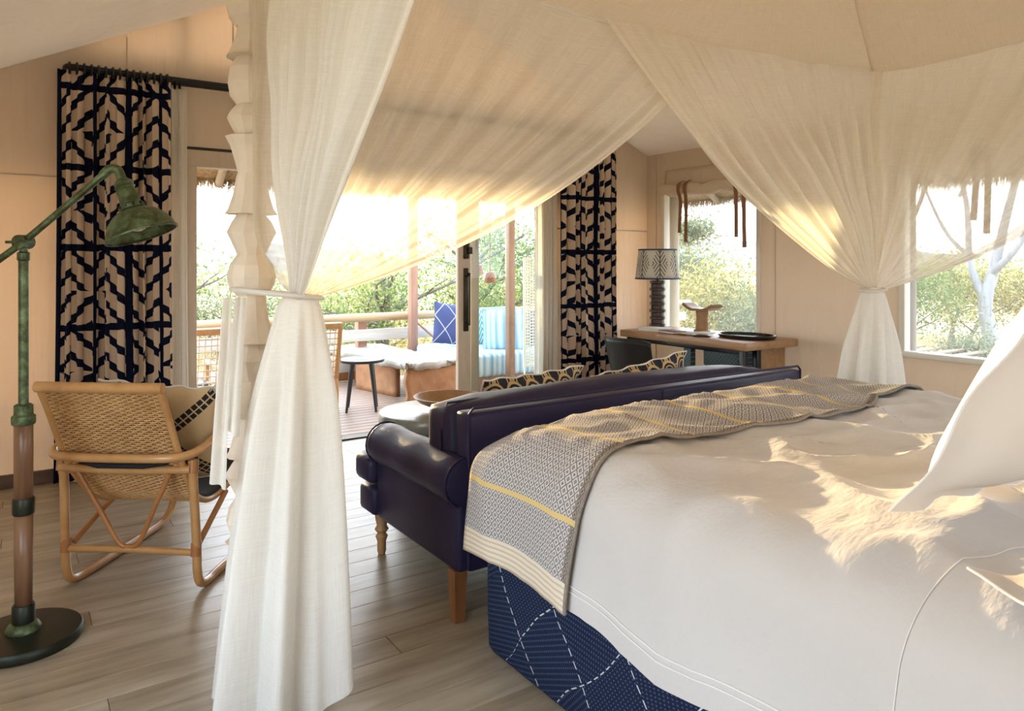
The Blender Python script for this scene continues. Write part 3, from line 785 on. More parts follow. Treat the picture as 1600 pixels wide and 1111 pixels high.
for b_ in (0, 1): tubeo('shade_trim', [shade(i/48, b_) for i in range(49)], .008, M['navy_trim'], sh, 6)
# books, papers, stool, tray
t = thing('white_book', 'white paged book lying on the desk by the lamp', 'book', (4.86, 4.85, .763), .2)
box('pages', (-.085, .085, -.12, .12, .004, .024), M['paper'], t, .002); box('cover', (-.09, .09, -.125, .125, .024, .029), M['paper'], t, .001); box('back_cover', (-.09, .09, -.125, .125, 0, .004), M['paper'], t, .001)
t = thing('red_book', 'oxblood clothbound book lying in front of the lamp base', 'book', (4.83, 4.60, .763), -.15)
box('pages', (-.07, .07, -.10, .10, .004, .018), M['paper'], t, .002); box('cover', (-.075, .075, -.105, .105, .018, .023), M['red_book'], t, .001); box('back_cover', (-.075, .075, -.105, .105, 0, .004), M['red_book'], t, .001)
b = MB(); b.grid(lambda a, v: Vector(((a-.5)*.21, (v-.5)*.29, .012+.03*abs(a-.5)**1.5+.004*math.sin(6*v))), 8, 8)
tag(b.build('paper_sheet', M['paper'], None, True, (4.86, 4.36, .762), (0, 0, .4), solid=.002), 'curled white sheet of paper on the desk before the stool', 'paper')
b = MB(); b.bbox(-.012, .012, -.07, .07, 0, .010, r=.004); tag(b.build('pen', M['black'], None, True, (4.78, 4.22, .763), (0, 0, .7)), 'small black pen lying by the papers on the desk', 'pen')
t = thing('carved_stool', 'carved wooden headrest stool with curved seat standing on the desk', 'stool', (5.10, 4.50, .763), math.radians(80))
b = MB()
def seat(a, v):
    x = (a-.5)*.40; return Vector((x, (v-.5)*.15*(1-.25*abs(a-.5)), .195+.55*x*x*2.4-.016*math.cos(x*14)*0-.010*math.exp(-(x/.05)**2)*-1))
b.grid(seat, 28, 8); b.build('seat', M['bowl'], t, True, solid=.022)
b = MB(); b.lathe([(.085, 0), (.088, .006), (.085, .02), (.066, .03), (.062, .08), (.058, .13), (.066, .19)], 12, M=Matrix.Diagonal((1, .72, 1, 1)), wob=lambda i, k: 1+.04*((k*5) % 3-1)); b.build('pedestal', M['bowl'], t, True, ang=35)
b = MB()
b.lathe([(.13, 0), (.205, .002), (.215, .010), (.220, .030), (.213, .032), (.205, .014), (.13, .010), (.01, .010)], 48, M=Matrix.Diagonal((.80, 1.15, 1, 1)))
tag(b.build('oval_tray', M['tray'], None, True, (5.03, 3.96, .763), (0, 0, .1), ang=50), 'shiny black oval tray lying near the front end of the desk', 'tray')

# ------------------------------------------------------------------ patterned curtains, voiles and the rod
rod = thing('curtain_rod', 'long black double curtain rod with rings above the glass doors', 'curtain rod', (0,0,0))
RZ = 2.625
tubeo('rod', [(.27, 5.49, RZ), (.27, 5.42, RZ), (.28, 5.385, RZ), (.31, 5.38, RZ), (4.95, 5.38, RZ), (4.99, 5.385, RZ), (5.01, 5.42, RZ), (5.01, 5.49, RZ)], .016, M['black'], rod, 10)
tubeo('rod', [(.30, 5.445, RZ-.012), (4.90, 5.445, RZ-.012)], .014, M['black'], rod, 10)
for x in (1.4, 3.7): tubeo('bracket', [(x, 5.375, RZ), (x, 5.497, RZ)], .012, M['black'], rod, 6)
rm = MB(); rm.tube([Vector((0, .034*math.cos(a*PI/8), .034*math.sin(a*PI/8)-.012)) for a in range(17)], .008, 5, cap=False); rme = None
xs = [.29+i*.040 for i in range(15)]+[4.24+i*.040 for i in range(16)]
for x in xs:
    if rme is None: o = rm.build('ring', M['black'], rod, True); rme = o.data
    else: o = link('ring', rme, None, rod)
    o.location = (x, 5.38, RZ)
for x in (.88, .91, .94, 3.99, 4.04, 4.09, 4.14):
    o = link('ring', rme, None, rod); o.location = (x, 5.445, RZ-.012); o.scale = (.8,)*3
def curtain(name, label, cat, mat, x0, x1, y, z0, z1, nf, amp, flat, seed, flare=0, heading=True, group=None):
    rr = random.Random(seed); ph = [rr.random()*6 for _ in range(4)]
    def fn(a, v):
        g = a+.018*math.sin(2*PI*a*3+ph[0]); w_ = (1+flare*(1-v)**2); xm = (x0+x1)/2
        x = xm+(g-.5)*(x1-x0)*w_; k = .55+.45*sstep(1, .8, v)
        am = amp*k*(.75+.35*math.sin(2*PI*a*2.3+ph[1])); s_ = math.sin(2*PI*nf*a+.5*math.sin(3*v+ph[2])+ .8*math.sin(2*PI*a*2+ph[3]))
        return Vector((x+.14*(x1-x0)/nf*math.sin(4*PI*nf*a+1.0*math.sin(2*PI*a*2+ph[3]))*k, y+am*s_+.012*math.sin(5*v+ph[1])*(1-v), z0+(z1-z0)*v))
    b = MB(); b.grid(fn, nf*14, 26, lambda a, v: (a*flat, z0+(z1-z0)*v)); t_ = b.build(name, mat, None, True)
    t_.data.update(); return tag(t_, label, cat, group)
curtain('patterned_curtain', 'cream curtain with navy brushstroke print behind the rattan chair', 'curtain', M['pattern'], .215, .865, 5.385, .015, 2.60, 9, .045, 1.9, 3, .06, group='navy printed curtains')
curtain('patterned_curtain', 'cream curtain with navy brushstroke print beside the desk', 'curtain', M['pattern'], 4.20, 4.87, 5.385, .015, 2.60, 9, .045, 1.95, 5, .02, group='navy printed curtains')
curtain('voile_curtain', 'plain white voile curtain hanging behind the lamp and rattan chair', 'curtain', M['white_sheer'], .86, .985, 5.445, .015, 2.575, 3, .025, .5, 8, .35, group='white voile curtains')
curtain('voile_curtain', 'plain white voile curtain hanging at the stacked glass door leaves', 'curtain', M['white_sheer'], 3.93, 4.19, 5.445, .015, 2.575, 5, .02, .7, 9, .0, group='white voile curtains')

# rolled window blinds with leather straps
for (y0, y1, lab, ys) in ((4.02, 5.22, 'rolled cream canvas blind with brown straps over the window by the desk', (4.93, 4.85, 4.26, 4.17)), (.45, 2.97, 'rolled cream canvas blind with brown straps over the wide window behind the net', (2.32, 2.24, 1.4, 1.3))):
    t = thing('rolled_blind', lab, 'blind', (0,0,0))
    pts = [(XR-.075, y0+(y1-y0)*i/16, 2.10-.02*math.sin(PI*i/16)+.012*math.sin(i*1.3)) for i in range(17)]
    tubeo('roll', pts, [.055+.008*math.sin(i*1.9) for i in range(17)], M['canvas'], t, 14)
    b = MB(); b.grid(lambda a, v: Vector((XR-.012-.03*math.sin(PI*v*.5)-.012*math.sin(9*a+4*v)*v, y0+(y1-y0)*a, 2.30-.19*v)), 24, 4); b.build('canvas_flap', M['canvas'], t, True, solid=.006)
    for i, y in enumerate(ys):
        z1 = 2.17; L = .50+.06*(i % 2)+.03*i
        pts = [(XR-.07, y, z1), (XR-.135, y, z1-.03), (XR-.145, y+.004, z1-.10), (XR-.125, y+.008*(i-1), z1-.2), (XR-.12, y+.01, z1-L)]
        tubeo('strap', spline(pts, 4), .022, M['brown_strap'], t, 6, .14)
# ------------------------------------------------------------------ rattan lounge chair
ch = thing('rattan_chair', 'golden rattan lounge chair with woven sling back and black pad by the patterned curtain', 'chair', (.413, 3.49, 0), math.radians(-38.5))
RT = M['rattan']
prof = spline([(-.215, .90), (-.15, .77), (-.08, .62), (-.01, .50), (.09, .385), (.22, .325), (.38, .335), (.56, .40), (.66, .43)], 10)
prof2 = [Vector((p[0], p[1])) for p in [(q.x, q.y) for q in [Vector((a.x, a.y, 0)) for a in [Vector((*p_[:2], 0)) for p_ in prof]]]]
def sling(a, v):
    f_ = v*(len(prof2)-1); i = min(int(f_), len(prof2)-2); p = prof2[i].lerp(prof2[i+1], f_-i); d = (prof2[i+1]-prof2[i]).normalized()
    wd = .245-.02*sstep(.3, .6, v)+.015*sstep(.7, 1, v); return Vector(((a-.5)*2*wd, p.x, p.y)), Vector((0, -d.y, d.x))
b = MB(); ns, nw = 22, 126
for i in range(ns+1): b.tube([sling(i/ns, j/40)[0] for j in range(41)], .0028, 4, cap=False)
for j in range(nw+1):
    pts = []
    for i in range(ns*2+1):
        p, nn = sling(i/(ns*2), j/nw); s_ = math.cos(PI*i/2+PI*j)*.0042 if i % 2 == 0 else 0; pts.append(p+nn*s_)
    b.tube(pts, .0042, 5, cap=False, flat=1)
stuff(b.build('woven_sling', M['wicker'], ch, True))
for s_ in (-1, 1):
    pts = [sling(.5+s_*.51, j/30)[0] for j in range(31)]
    tubeo('side_rail', pts, .014, RT, ch, 10)
def bar(v, x, dz=0): p = sling(.5, v)[0]; return [(-x, p.y, p.z+dz), (-x*.5, p.y-.004, p.z+dz), (x*.5, p.y-.004, p.z+dz), (x, p.y, p.z+dz)]
tubeo('top_rail', bar(0, .262), .022, RT, ch, 12)
tubeo('seat_bar', [(-.285, -.045, .535), (-.1, -.06, .53), (.1, -.06, .53), (.285, -.045, .535)], .017, RT, ch, 10)
tubeo('front_bar', bar(1, .27), .016, RT, ch, 10)
for s_ in (-1, 1):
    x = s_*.285
    leg = [(x*1.0, -.03, .57), (x*1.0, -.02, .45), (x*1.02, -.005, .20), (x*1.02, .0, .10), (x*1.02, .025, .038), (x*1.02, .09, .019), (x*1.0, .20, .019), (x*1.0, .60, .019), (x*1.0, .76, .030), (x*1.0, .84, .09), (x*1.0, .86, .20), (x*1.0, .82, .40), (x*1.04, .72, .58), (x*1.08, .58, .665)]
    tubeo('leg_runner', spline(leg, 6), .0185, RT, ch, 12)
    tubeo('diagonal_brace', [(x*.97, .03, .19), (x*.93, .2, .27), (x*.88, .34, .325)], .013, M['rattan_dark'], ch, 8)
    for (yy, zz, dr) in ((-.028, .545, 0), (-.004, .19, 0)):
        tubeo('cane_binding', [(x*1.01, yy-.004, zz-.028), (x*1.01, yy+.002, zz+.028)], .0215, M['rattan_dark'], ch, 12)
hoop = [(-.31, .60, .665), (-.315, .42, .675), (-.32, .25, .668), (-.32, .10, .635), (-.315, -.02, .612), (-.28, -.09, .602), (-.2, -.125, .60), (0, -.135, .60), (.2, -.125, .60), (.28, -.09, .602), (.315, -.02, .612), (.32, .10, .635), (.32, .25, .668), (.315, .42, .675), (.31, .60, .665)]
tubeo('arm_hoop', spline(hoop, 6), .0185, RT, ch, 12)
tubeo('stretcher', [(-.285, -.004, .175), (0, -.012, .183), (.285, -.004, .175)], .015, RT, ch, 10)
tubeo('v_brace', spline([(-.20, -.055, .52), (-.12, -.035, .36), (-.045, -.018, .215), (0, -.014, .195), (.045, -.018, .215), (.12, -.035, .36), (.20, -.055, .52)], 6), .011, M['rattan_dark'], ch, 8)
def padf(lift):
    def g(a, v): p, nn = sling(a, .02+v*.95); return p-nn*lift if False else p+Vector((0, -nn.y*0, 0))+nn*lift
    return g
b = MB(); g1 = padf(.014); b.grid(lambda a, v: g1(.5+(a-.5)*1.02, v), 12, 40); b.build('seat_pad', M['blackpad'], ch, True, solid=.024)
tubeo('pad_fold', [(-.262, -.02, .565), (-.1, -.075, .552), (.1, -.08, .555), (.262, -.02, .57)], .012, M['blackpad'], ch, 8)
chM = Matrix.Translation((.413, 3.49, 0)) @ Matrix.Rotation(math.radians(-38.5), 4, 'Z')
cu = pillow('embroidered_cushion', 'cream cushion with black diamond embroidery resting in the rattan chair', 'cushion', M['embroid'], .46, .46, .15, .01, chM @ frame((.07, .10, .66), (1, .30, -.12), (.10, -.42, 1)), M['piping'], .006)
b = MB()
for i in range(20):
    a = R.random()*6.28; b.tube([(.235, .235, 0), (.235+.02*math.cos(a), .25+.02*math.sin(a), .01), (.235+.04*math.cos(a), .24+.04*math.sin(a)-.03, .015*math.sin(3*a))], .0022, 3, cap=False)
stuff(b.build('tassel', M['piping'], cu))

# ------------------------------------------------------------------ floor lamp
lp = thing('floor_lamp', 'tall verdigris brass reading floor lamp with wooden pole and round base at the left', 'floor lamp', (.03, 3.25, 0))
V, LD = M['verdigris'], M['lampdark']
b = MB(); b.lathe([(.188, 0), (.192, .006), (.192, .030), (.186, .038), (.05, .044)], 48); b.build('base', LD, lp, True, ang=40)
b = MB(); b.lathe([(.056, .042), (.058, .05), (.050, .066), (.036, .075)], 24); b.build('base_boss', V, lp, True, ang=50)
b = MB(); b.lathe([(.036, .07), (.037, .075), (.037, .135), (.033, .14)], 20); b.build('collar', LD, lp, True, ang=40)
b = MB(); b.lathe([(.028, .13), (.030, .3), (.030, .48)], 20); b.build('lower_pole', M['lampwood'], lp, True)
b = MB(); b.lathe([(.034, .47), (.036, .475), (.036, .525), (.034, .53)], 20); b.build('collar', LD, lp, True, ang=40)
b = MB(); b.lathe([(.030, .52), (.031, .7), (.031, .83)], 20); b.build('lower_pole', M['lampwood'], lp, True)
b = MB(); b.lathe([(.037, .80), (.039, .806), (.039, .83), (.031, .838), (.031, .87), (.024, .875)], 20); b.build('collar', V, lp, True, ang=40)
b = MB(); b.lathe([(.0165, .86), (.0165, 1.40), (.021, 1.405), (.021, 1.43), (.014, 1.435), (.014, 1.475)], 16); b.build('upper_tube', V, lp, True, ang=40)
rx = Vector((.828, -.5606, 0)); J = Vector((0, 0, 1.47))
b = MB(); b.tube([J-Vector((.5606,.828,0))*.03, J+Vector((.5606,.828,0))*.03], .026, 12); b.tube([J+rx*-.065, J-rx*.012], .006, 6); b.build('joint', V, lp, True, ang=40)
A0, A1 = J+rx*-.30+Vector((0,0,-.215)), J+rx*.31+Vector((0,0,.262))
tubeo('arm', [A0, J, A1], .0125, V, lp, 10)
E1 = A1+rx*.035+Vector((0,0,.004)); E2 = A1+rx*.052+Vector((0,0,-.03))
tubeo('elbow', spline([A1-rx*.02+Vector((0,0,-.018)), A1+rx*.008+Vector((0,0,.006)), E1, E2], 4), .017, V, lp, 10)
ax = (Vector((0,0,-1))+rx*.36).normalized(); zax = -ax; xax = (rx-ax*rx.dot(ax)).normalized(); yax = zax.cross(xax)
SM = Matrix((xax, yax, zax)).transposed().to_4x4(); SM.translation = E2
b = MB(); b.lathe([(.018, 0), (.030, -.01), (.034, -.02), (.030, -.026), (.036, -.032), (.030, -.040), (.034, -.046), (.036, -.095), (.043, -.10), (.045, -.115), (.040, -.12)], 20, M=SM); b.build('socket', V, lp, True, ang=40)
b = MB()
for i in range(10):
    a = i*PI/5; b.box(-.004, .004, .0435, .0462, -.112, -.102, SM @ Matrix.Rotation(a, 4, 'Z'))
b.build('vent_slot', M['black'], lp)
sh = [(.040, -.118), (.055, -.123), (.075, -.135), (.100, -.160), (.117, -.19), (.123, -.212), (.127, -.214), (.127, -.220), (.121, -.220)]
b = MB(); b.lathe(sh+[(r_-.004, z_+.0) for r_, z_ in reversed(sh[:-2])], 40, M=SM, cap=False); b.build('lamp_shade', V, lp, True, ang=50)
b = MB(); b.lathe([(.012, -.12), (.03, -.15), (.034, -.175), (.02, -.198), (.001, -.204)], 14, M=SM); b.build('bulb', M['piping'], lp, True)

# ------------------------------------------------------------------ four-poster net
CX0, CX1, CYF, CYH, CZ = .665, 3.98, 2.28, -.15, 2.45
net = thing('bed_canopy', 'cream gauze mosquito net canopy draped and tied back around the bed', 'bed canopy', (0,0,0))
def bez(a, c, d, t): return a*((1-t)**2)+c*(2*t*(1-t))+d*(t*t)
def drape(name, top, tie, sag, folds, amp, nrm, mat, seed, nu=110, nv=44, spread=None, bulge=0, su=2.2, e0=0, e1=1):
    """gauze gathered from a top line into a tie point; top(s) for s 0..1"""
    rr = random.Random(seed); ph = [rr.random()*6.3 for _ in range(5)]; nrm = Vector(nrm)
    def fn(s, v):
        s = e0+(e1-e0)*s
        A = top(s); B = tie+(spread*(s-.5) if spread else Vector((0,0,0)))
        Cc = (A+B)/2+Vector((0,0,-sag*s**1.3)); Cc = Cc.lerp(Vector((A.x*.5+B.x*.5, A.y*.5+B.y*.5, Cc.z)), .5)
        P = bez(A, Cc, B, v)
        w_ = math.sin(2*PI*folds*s+ph[0]+1.3*math.sin(5*s+ph[1]))+.5*math.sin(2*PI*folds*2.3*s+ph[2])
        env = (.25+.75*sstep(0, .35, v))*(1-.72*sstep(.6, 1, v))
        soft = nz(s*3+seed, v*2.2, seed)*.05*math.sin(PI*v)
        return P+nrm*(amp*w_*env+soft+bulge*math.sin(PI*v)*s)
    b = MB(); b.grid(fn, nu, nv, lambda a, v: ((e0+(e1-e0)*a)*su, v*2)); o = b.build(name, mat, net, True)
    return fn, o
TLp = Vector((.735, 2.22, 1.285)); TRp = Vector((3.93, 2.25, 1.245))
def foot_top(x): 
    c = (x-CX0)/(CX1-CX0); return CZ-.075*math.sin(PI*c)+.006*math.sin(x*9)
fL, _ = drape('foot_curtain', lambda s: Vector((CX0+s*(2.70-CX0), CYF, foot_top(CX0+s*(2.70-CX0)))), TLp, .34, 9, .024, (0,1,0), M['sheer'], 1, spread=Vector((.05, 0, .0)), e1=.93)
drape('foot_curtain_hem', lambda s: Vector((CX0+s*(2.70-CX0), CYF, foot_top(CX0+s*(2.70-CX0)))), TLp, .34, 9, .024, (0,1,0), M['hem'], 1, spread=Vector((.05, 0, .0)), nu=10, e0=.93)
drape('foot_curtain', lambda s: Vector((CX1-s*(CX1-1.96), CYF-.045, foot_top(CX1-s*(CX1-1.96)))), TRp, .34, 10, .026, (0,1,0), M['sheer'], 2, spread=Vector((-.06, 0, 0)), e1=.93)
drape('foot_curtain_hem', lambda s: Vector((CX1-s*(CX1-1.96), CYF-.045, foot_top(CX1-s*(CX1-1.96)))), TRp, .34, 10, .026, (0,1,0), M['hem'], 2, spread=Vector((-.06, 0, 0)), nu=10, e0=.93)
drape('side_curtain', lambda s: Vector((CX0-.01-.02*s, CYF-s*1.50, CZ)), TLp+Vector((-.03, -.02, 0)), .16, 9, .030, (1,0,0), M['sheer_gather'], 3, nv=40, spread=Vector((.0, -.07, 0)), bulge=-.03)
drape('side_curtain', lambda s: Vector((CX1, CYF-s*1.95, CZ-.02*math.sin(PI*s))), TRp+Vector((.02, -.02, 0)), .34, 7, .020, (1,0,0), M['sheer'], 4, spread=Vector((0, -.07, 0)), e1=.90)
drape('side_curtain_hem', lambda s: Vector((CX1, CYF-s*1.95, CZ-.02*math.sin(PI*s))), TRp+Vector((.02, -.02, 0)), .34, 7, .020, (1,0,0), M['hem'], 4, spread=Vector((0, -.07, 0)), nu=10, e0=.90)
# doubled corner fold hanging straight down at the far corner
b = MB(); b.grid(lambda a, v: Vector((CX1-.06+.12*a, CYF-.03-.03*math.sin(PI*a)+.006*math.sin(7*v), CZ-(CZ-TRp.z)*v)).lerp(TRp, .85*sstep(.75, 1, v)), 8, 24, lambda a, v: (a*.15, v*2)); b.build('corner_fold', M['sheer'], net, True)
b = MB(); b.grid(lambda a, v: Vector((CX0-.07+.13*a, CYF-.01+.03*math.sin(PI*a*2), CZ-(CZ-TLp.z)*v)).lerp(TLp, .85*sstep(.8, 1, v)), 8, 24, lambda a, v: (a*.15, v*2)); b.build('corner_fold', M['sheer'], net, True)
# hipped roof of the net hung from the ridge
AP0, AP1 = Vector((2.30, 1.55, 3.15)), Vector((2.30, .55, 3.15))
def tri_panel(Afn, P, Q):
    b = MB()
    def g(a, v):
        A = Afn(a); T = P.lerp(Q, a); p = A.lerp(T, v); p.z -= .10*math.sin(PI*v)*(.5+.5*math.sin(PI*a))+.012*math.sin(14*a+6*v); return p
    b.grid(g, 40, 14, lambda a, v: (a*3, v*1.5)); return b
tri_panel(lambda a: Vector((CX0+(CX1-CX0)*a, CYF, foot_top(CX0+(CX1-CX0)*a)+.004)), AP0, AP0).build('roof_panel', M['roof_gauze'], net, True)
tri_panel(lambda a: Vector((CX1, CYF+(CYH-CYF)*a, CZ-.02*math.sin(PI*a))), AP0, AP1).build('roof_panel', M['roof_gauze'], net, True)
tri_panel(lambda a: Vector((CX0, CYF+(CYH-CYF)*a, CZ-.02*math.sin(PI*a))), AP0, AP1).build('roof_panel', M['roof_gauze'], net, True)
tri_panel(lambda a: Vector((CX0+(CX1-CX0)*a, CYH, CZ)), AP1, AP1).build('roof_panel', M['roof_gauze'], net, True)
for C_, A_ in ((Vector((CX1, CYF, CZ)), AP0), (Vector((CX0, CYF, CZ)), AP0), (Vector((CX1, CYH, CZ)), AP1), (Vector((CX0, CYH, CZ)), AP1)):
    tubeo('roof_seam', [C_.lerp(A_, i/10)+Vector((.008*math.sin(i*2), 0, -.10*math.sin(PI*i/10)*.5)) for i in range(11)], .006, M['roof_gauze'], net, 5)
tubeo('ridge_cord', [AP0, (AP0+AP1)/2+Vector((0,0,.04)), AP1], .006, M['cord'], net, 6); tubeo('hanging_cord', [(2.30, 1.05, 3.19), (2.40, 1.05, roof_z(2.4))], .006, M['cord'], net, 6)
tubeo('hem_cord', [(CX0, CYH, CZ), (CX0, CYF, CZ)]+[(CX0+(CX1-CX0)*i/12, CYF, foot_top(CX0+(CX1-CX0)*i/12)) for i in range(1, 12)]+[(CX1, CYF, CZ), (CX1, CYH, CZ)], .005, M['sheer_gather'], net, 5)
# gathered skirts below the ties
def skirt(name, c0, c1, r0, rx_, ry_, ang, nf, seed, zb, mat, zt_off=0):
    rr = random.Random(seed); ph = [rr.random()*6.3 for _ in range(4)]
    ca, sa = math.cos(ang), math.sin(ang)
    def fn(a, v):
        th_ = a*2*PI; c = Vector(c0).lerp(Vector(c1), v); g = v**.54
        fold = 1+(.30*sstep(0, .3, v))*math.sin(nf*th_+ph[0]+1.2*math.sin(2*th_+ph[1])+.5*v)+.11*math.sin((2*nf+1)*th_+ph[2])*g
        ex = (r0+(rx_-r0)*g)*fold; ey = (r0+(ry_-r0)*g)*fold; lx, ly = ex*math.cos(th_), ey*math.sin(th_)
        z = c.z+(zb(th_) if callable(zb) else 0)*v
        return Vector((c.x+lx*ca-ly*sa, c.y+lx*sa+ly*ca, z))
    b = MB(); b.grid(fn, 144, 40, lambda a, v: (a*2.2, v*2)); return b.build(name, mat, net, True)
yaw = math.radians(-34.1)
skirt('tied_skirt', TLp+Vector((-.015, .0, .01)), (.70, 2.33, .012), .045, .180, .15, yaw, 6, 11, lambda t_: .16*max(0, math.cos(t_-.25))**4, M['sheer_gather'])
skirt('tied_skirt', TRp+Vector((0, 0, .01)), (3.93, 2.29, .012), .04, .20, .13, yaw, 6, 12, 0, M['sheer_gather'])
# tie bands and tails
def ring_pts(c, rx_, ry_, ang, dz=.01): return [Vector((c[0]+rx_*math.cos(a)*math.cos(ang)-ry_*math.sin(a)*math.sin(ang), c[1]+rx_*math.cos(a)*math.sin(ang)+ry_*math.sin(a)*math.cos(ang), c[2]+dz*math.sin(a+.6))) for a in [i*2*PI/28 for i in range(29)]]
tubeo('tie_band', ring_pts((.672, 2.285, 1.30), .135, .115, math.radians(118), .014), .017, M['sheer_gather'], net, 8, .5)
tubeo('tie_band', ring_pts(TRp, .062, .055, yaw), .016, M['sheer_gather'], net, 8, .5)
for dx, L, s_ in ((0, .56, 1), (.026, .40, 2)):
    p0 = Vector((.60+dx*.3, 2.325-.01*s_, 1.29)); rr_ = Vector((.828, -.5606, 0)); q = []
    b = MB(); b.grid(lambda a, v: p0+rr_*(-.055+dx*1.0+(a-.5)*(.028+.02*v)-.03*v)+Vector((-.5606, -.828, 0))*(.03+.012*math.sin(2.5*PI*a+s_))+Vector((0, 0, -L*v-.02*a*v)), 8, 16); b.build('tie_tail', M['sheer_gather'], net, True)
# carved post the net is tied to
po = thing('carved_post', 'chalky pale carved wooden post with stacked faceted segments behind the tied net', 'post', (.632, 2.425, 0))
segs = []; z = 0; rr = random.Random(4)
kinds = ['flare', 'bulb', 'diamond', 'cup', 'bulb', 'flare', 'diamond', 'cup']
shapes = {'bulb': [(.046, 0), (.066, .18), (.075, .45), (.068, .75), (.045, 1)], 'diamond': [(.043, 0), (.058, .25), (.076, .55), (.060, .8), (.042, 1)],
          'cup': [(.042, 0), (.048, .3), (.060, .7), (.077, .97), (.060, 1)], 'flare': [(.079, 0), (.069, .12), (.054, .5), (.046, .85), (.043, 1)]}
seq = [('bulb', .13), ('diamond', .12), ('flare', .14), ('cup', .12), ('bulb', .14), ('diamond', .13), ('flare', .12), ('bulb', .12), ('diamond', .12), ('flare', .15), ('bulb', .13), ('diamond', .13), ('flare', .13), ('cup', .12), ('diamond', .10), ('bulb', .15), ('flare', .1), ('bulb', .14), ('diamond', .12), ('cup', .13), ('bulb', .13), ('diamond', .12), ('flare', .13), ('bulb', .12)]
for kd, h_ in seq:
    if z+h_ > 2.72: break
    ph = rr.random()*.5; nf_ = 11; jit = [[1+rr.uniform(-.045, .045) for _ in range(nf_)] for _ in range(5)]
    b = MB(); b.lathe([(r_*1.02, z+t_*h_) for r_, t_ in shapes[kd]], nf_, M=Matrix.Rotation(ph, 4, 'Z'), wob=lambda i, k: jit[i][k]); b.build('carved_segment', M['carved'], po); z += h_
b = MB(); b.lathe([(.09, z), (.09, z+.03)], 12); b.build('post_cap', M['carved'], po)
# ------------------------------------------------------------------ outside: thatch eaves, deck, railing, deck furniture
def straw_fringe(name, pts_fn, n, parent, L=.12, out=Vector((0,0,0))):
    rr = np.random.default_rng(5); vs = np.zeros((n*3, 3)); 
    for i in range(n):
        t = rr.random(); p = pts_fn(t, rr.random()); l = L*(.4+.9*rr.random()); d = Vector((rr.normal()*.02, rr.normal()*.02, -l))+out*(rr.random()); w_ = .0028
        s_ = Vector((rr.normal(), rr.normal(), 0)).normalized()*w_
        vs[i*3], vs[i*3+1], vs[i*3+2] = p-s_, p+s_, p+d
    me = bpy.data.meshes.new(name); me.from_pydata(vs.tolist(), [], [(i*3, i*3+1, i*3+2) for i in range(n)]); o = link(name, me, M['thatch'], parent); return stuff(o)
b = MB()
def slab(mb, P, Q, R_, S, t):           # four corners of the underside, thickened upwards
    vs = [Vector(p) for p in (P, Q, R_, S)]; vs += [v+Vector((0,0,t)) for v in vs]
    mb.add(vs, [(3,2,1,0), (4,5,6,7), (0,1,5,4), (1,2,6,5), (2,3,7,6), (3,0,4,7)])
EX, EY, EZ = 6.3, 6.42, 2.06
slab(b, (-2.2, YF+.08, 2.62), (EX, YF+.08, 2.62), (EX, EY, EZ), (-2.2, EY, EZ), .16)
slab(b, (XR+.08, -3, 2.62), (EX, -3, EZ), (EX, EY, EZ), (XR+.08, EY, 2.62), .16)
th = struct(b.build('thatch_roof', M['thatch']))
straw_fringe('thatch_fringe', lambda t, q: Vector((-2.2+(EX+2.2)*t, EY-.01+.05*(q-.5)*2, EZ+.05*q)), 14000, th)
straw_fringe('thatch_fringe', lambda t, q: Vector((EX-.01+.05*(q-.5)*2, -3+(EY+3)*t, EZ+.05*q)), 14000, th)
for x in (1.4, 2.4, 3.4, 4.4, 5.3):
    tubeo('rafter', [(x, YF+.09, 2.57), (x, EY-.03, EZ-.03)], .035, M['gum'], th, 8)
for y in (.4, 1.7, 3.0, 4.2, 5.3):
    tubeo('rafter', [(XR+.09, y, 2.57), (EX-.03, y, EZ-.03)], .035, M['gum'], th, 8)
DZk = -.10; DY1 = 8.75
b = MB(); b.box(-6, 9.5, YF+.1, DY1, DZk-.2, DZk-.05); deck = struct(b.build('deck_floor', M['gap']))
pm = MB(); pm.bbox(0, 5.0, -.052, .052, -.03, 0, r=.004, seg=1); pme = None; y = YF+.16; r_ = 0
while y < DY1:
    x = -5.2+(r_ % 3)*-1.3
    while x < 9.4:
        if pme is None: o = pm.build('plank', M['deck'], deck); pme = o.data
        else: o = link('plank', pme, None, deck)
        o.location = (x, y, DZk); x += 5.006
    y += .114; r_ += 1
# railing along the deck edge
rl = thing('deck_railing', 'weathered timber railing along the far edge of the deck', 'railing', (0,0,0))
ry = 8.62
def railrow(z, r, mat, name, yo=0): tubeo(name, [(-6, ry+yo+.10, z), (0, ry+yo+.05, z), (4.2, ry+yo, z+.01), (9.4, ry+yo-.03, z+.01)], r, mat, rl, 10)
railrow(.69, .055, M['rail'], 'top_rail', -.02)
b = MB(); b.bbox(-6, 9.4, ry+.02, ry+.06, .40, .545, r=.01); b.build('middle_board', M['rail_grey'], rl, True, ang=40)
b = MB(); b.bbox(-6, 9.4, ry+.02, ry+.06, .03, .16, r=.01); b.build('lower_board', M['rail_grey'], rl, True, ang=40)
for x in (-4, -2.2, -.4, 1.5, 3.62, 6.4, 8.6): box('railing_post', (x-.06, x+.06, ry+.062, ry+.18, -.9, .70), M['redpost'], rl, .008)
for x0 in (4.33, 4.95, 5.57, 6.19):
    for s_ in (0, 1): tubeo('lattice_brace', [(x0, ry-.05+.01*s_, .10+.5*s_), (x0+.6, ry-.05+.01*s_, .60-.5*s_)], .016, M['redpost'], rl, 6)
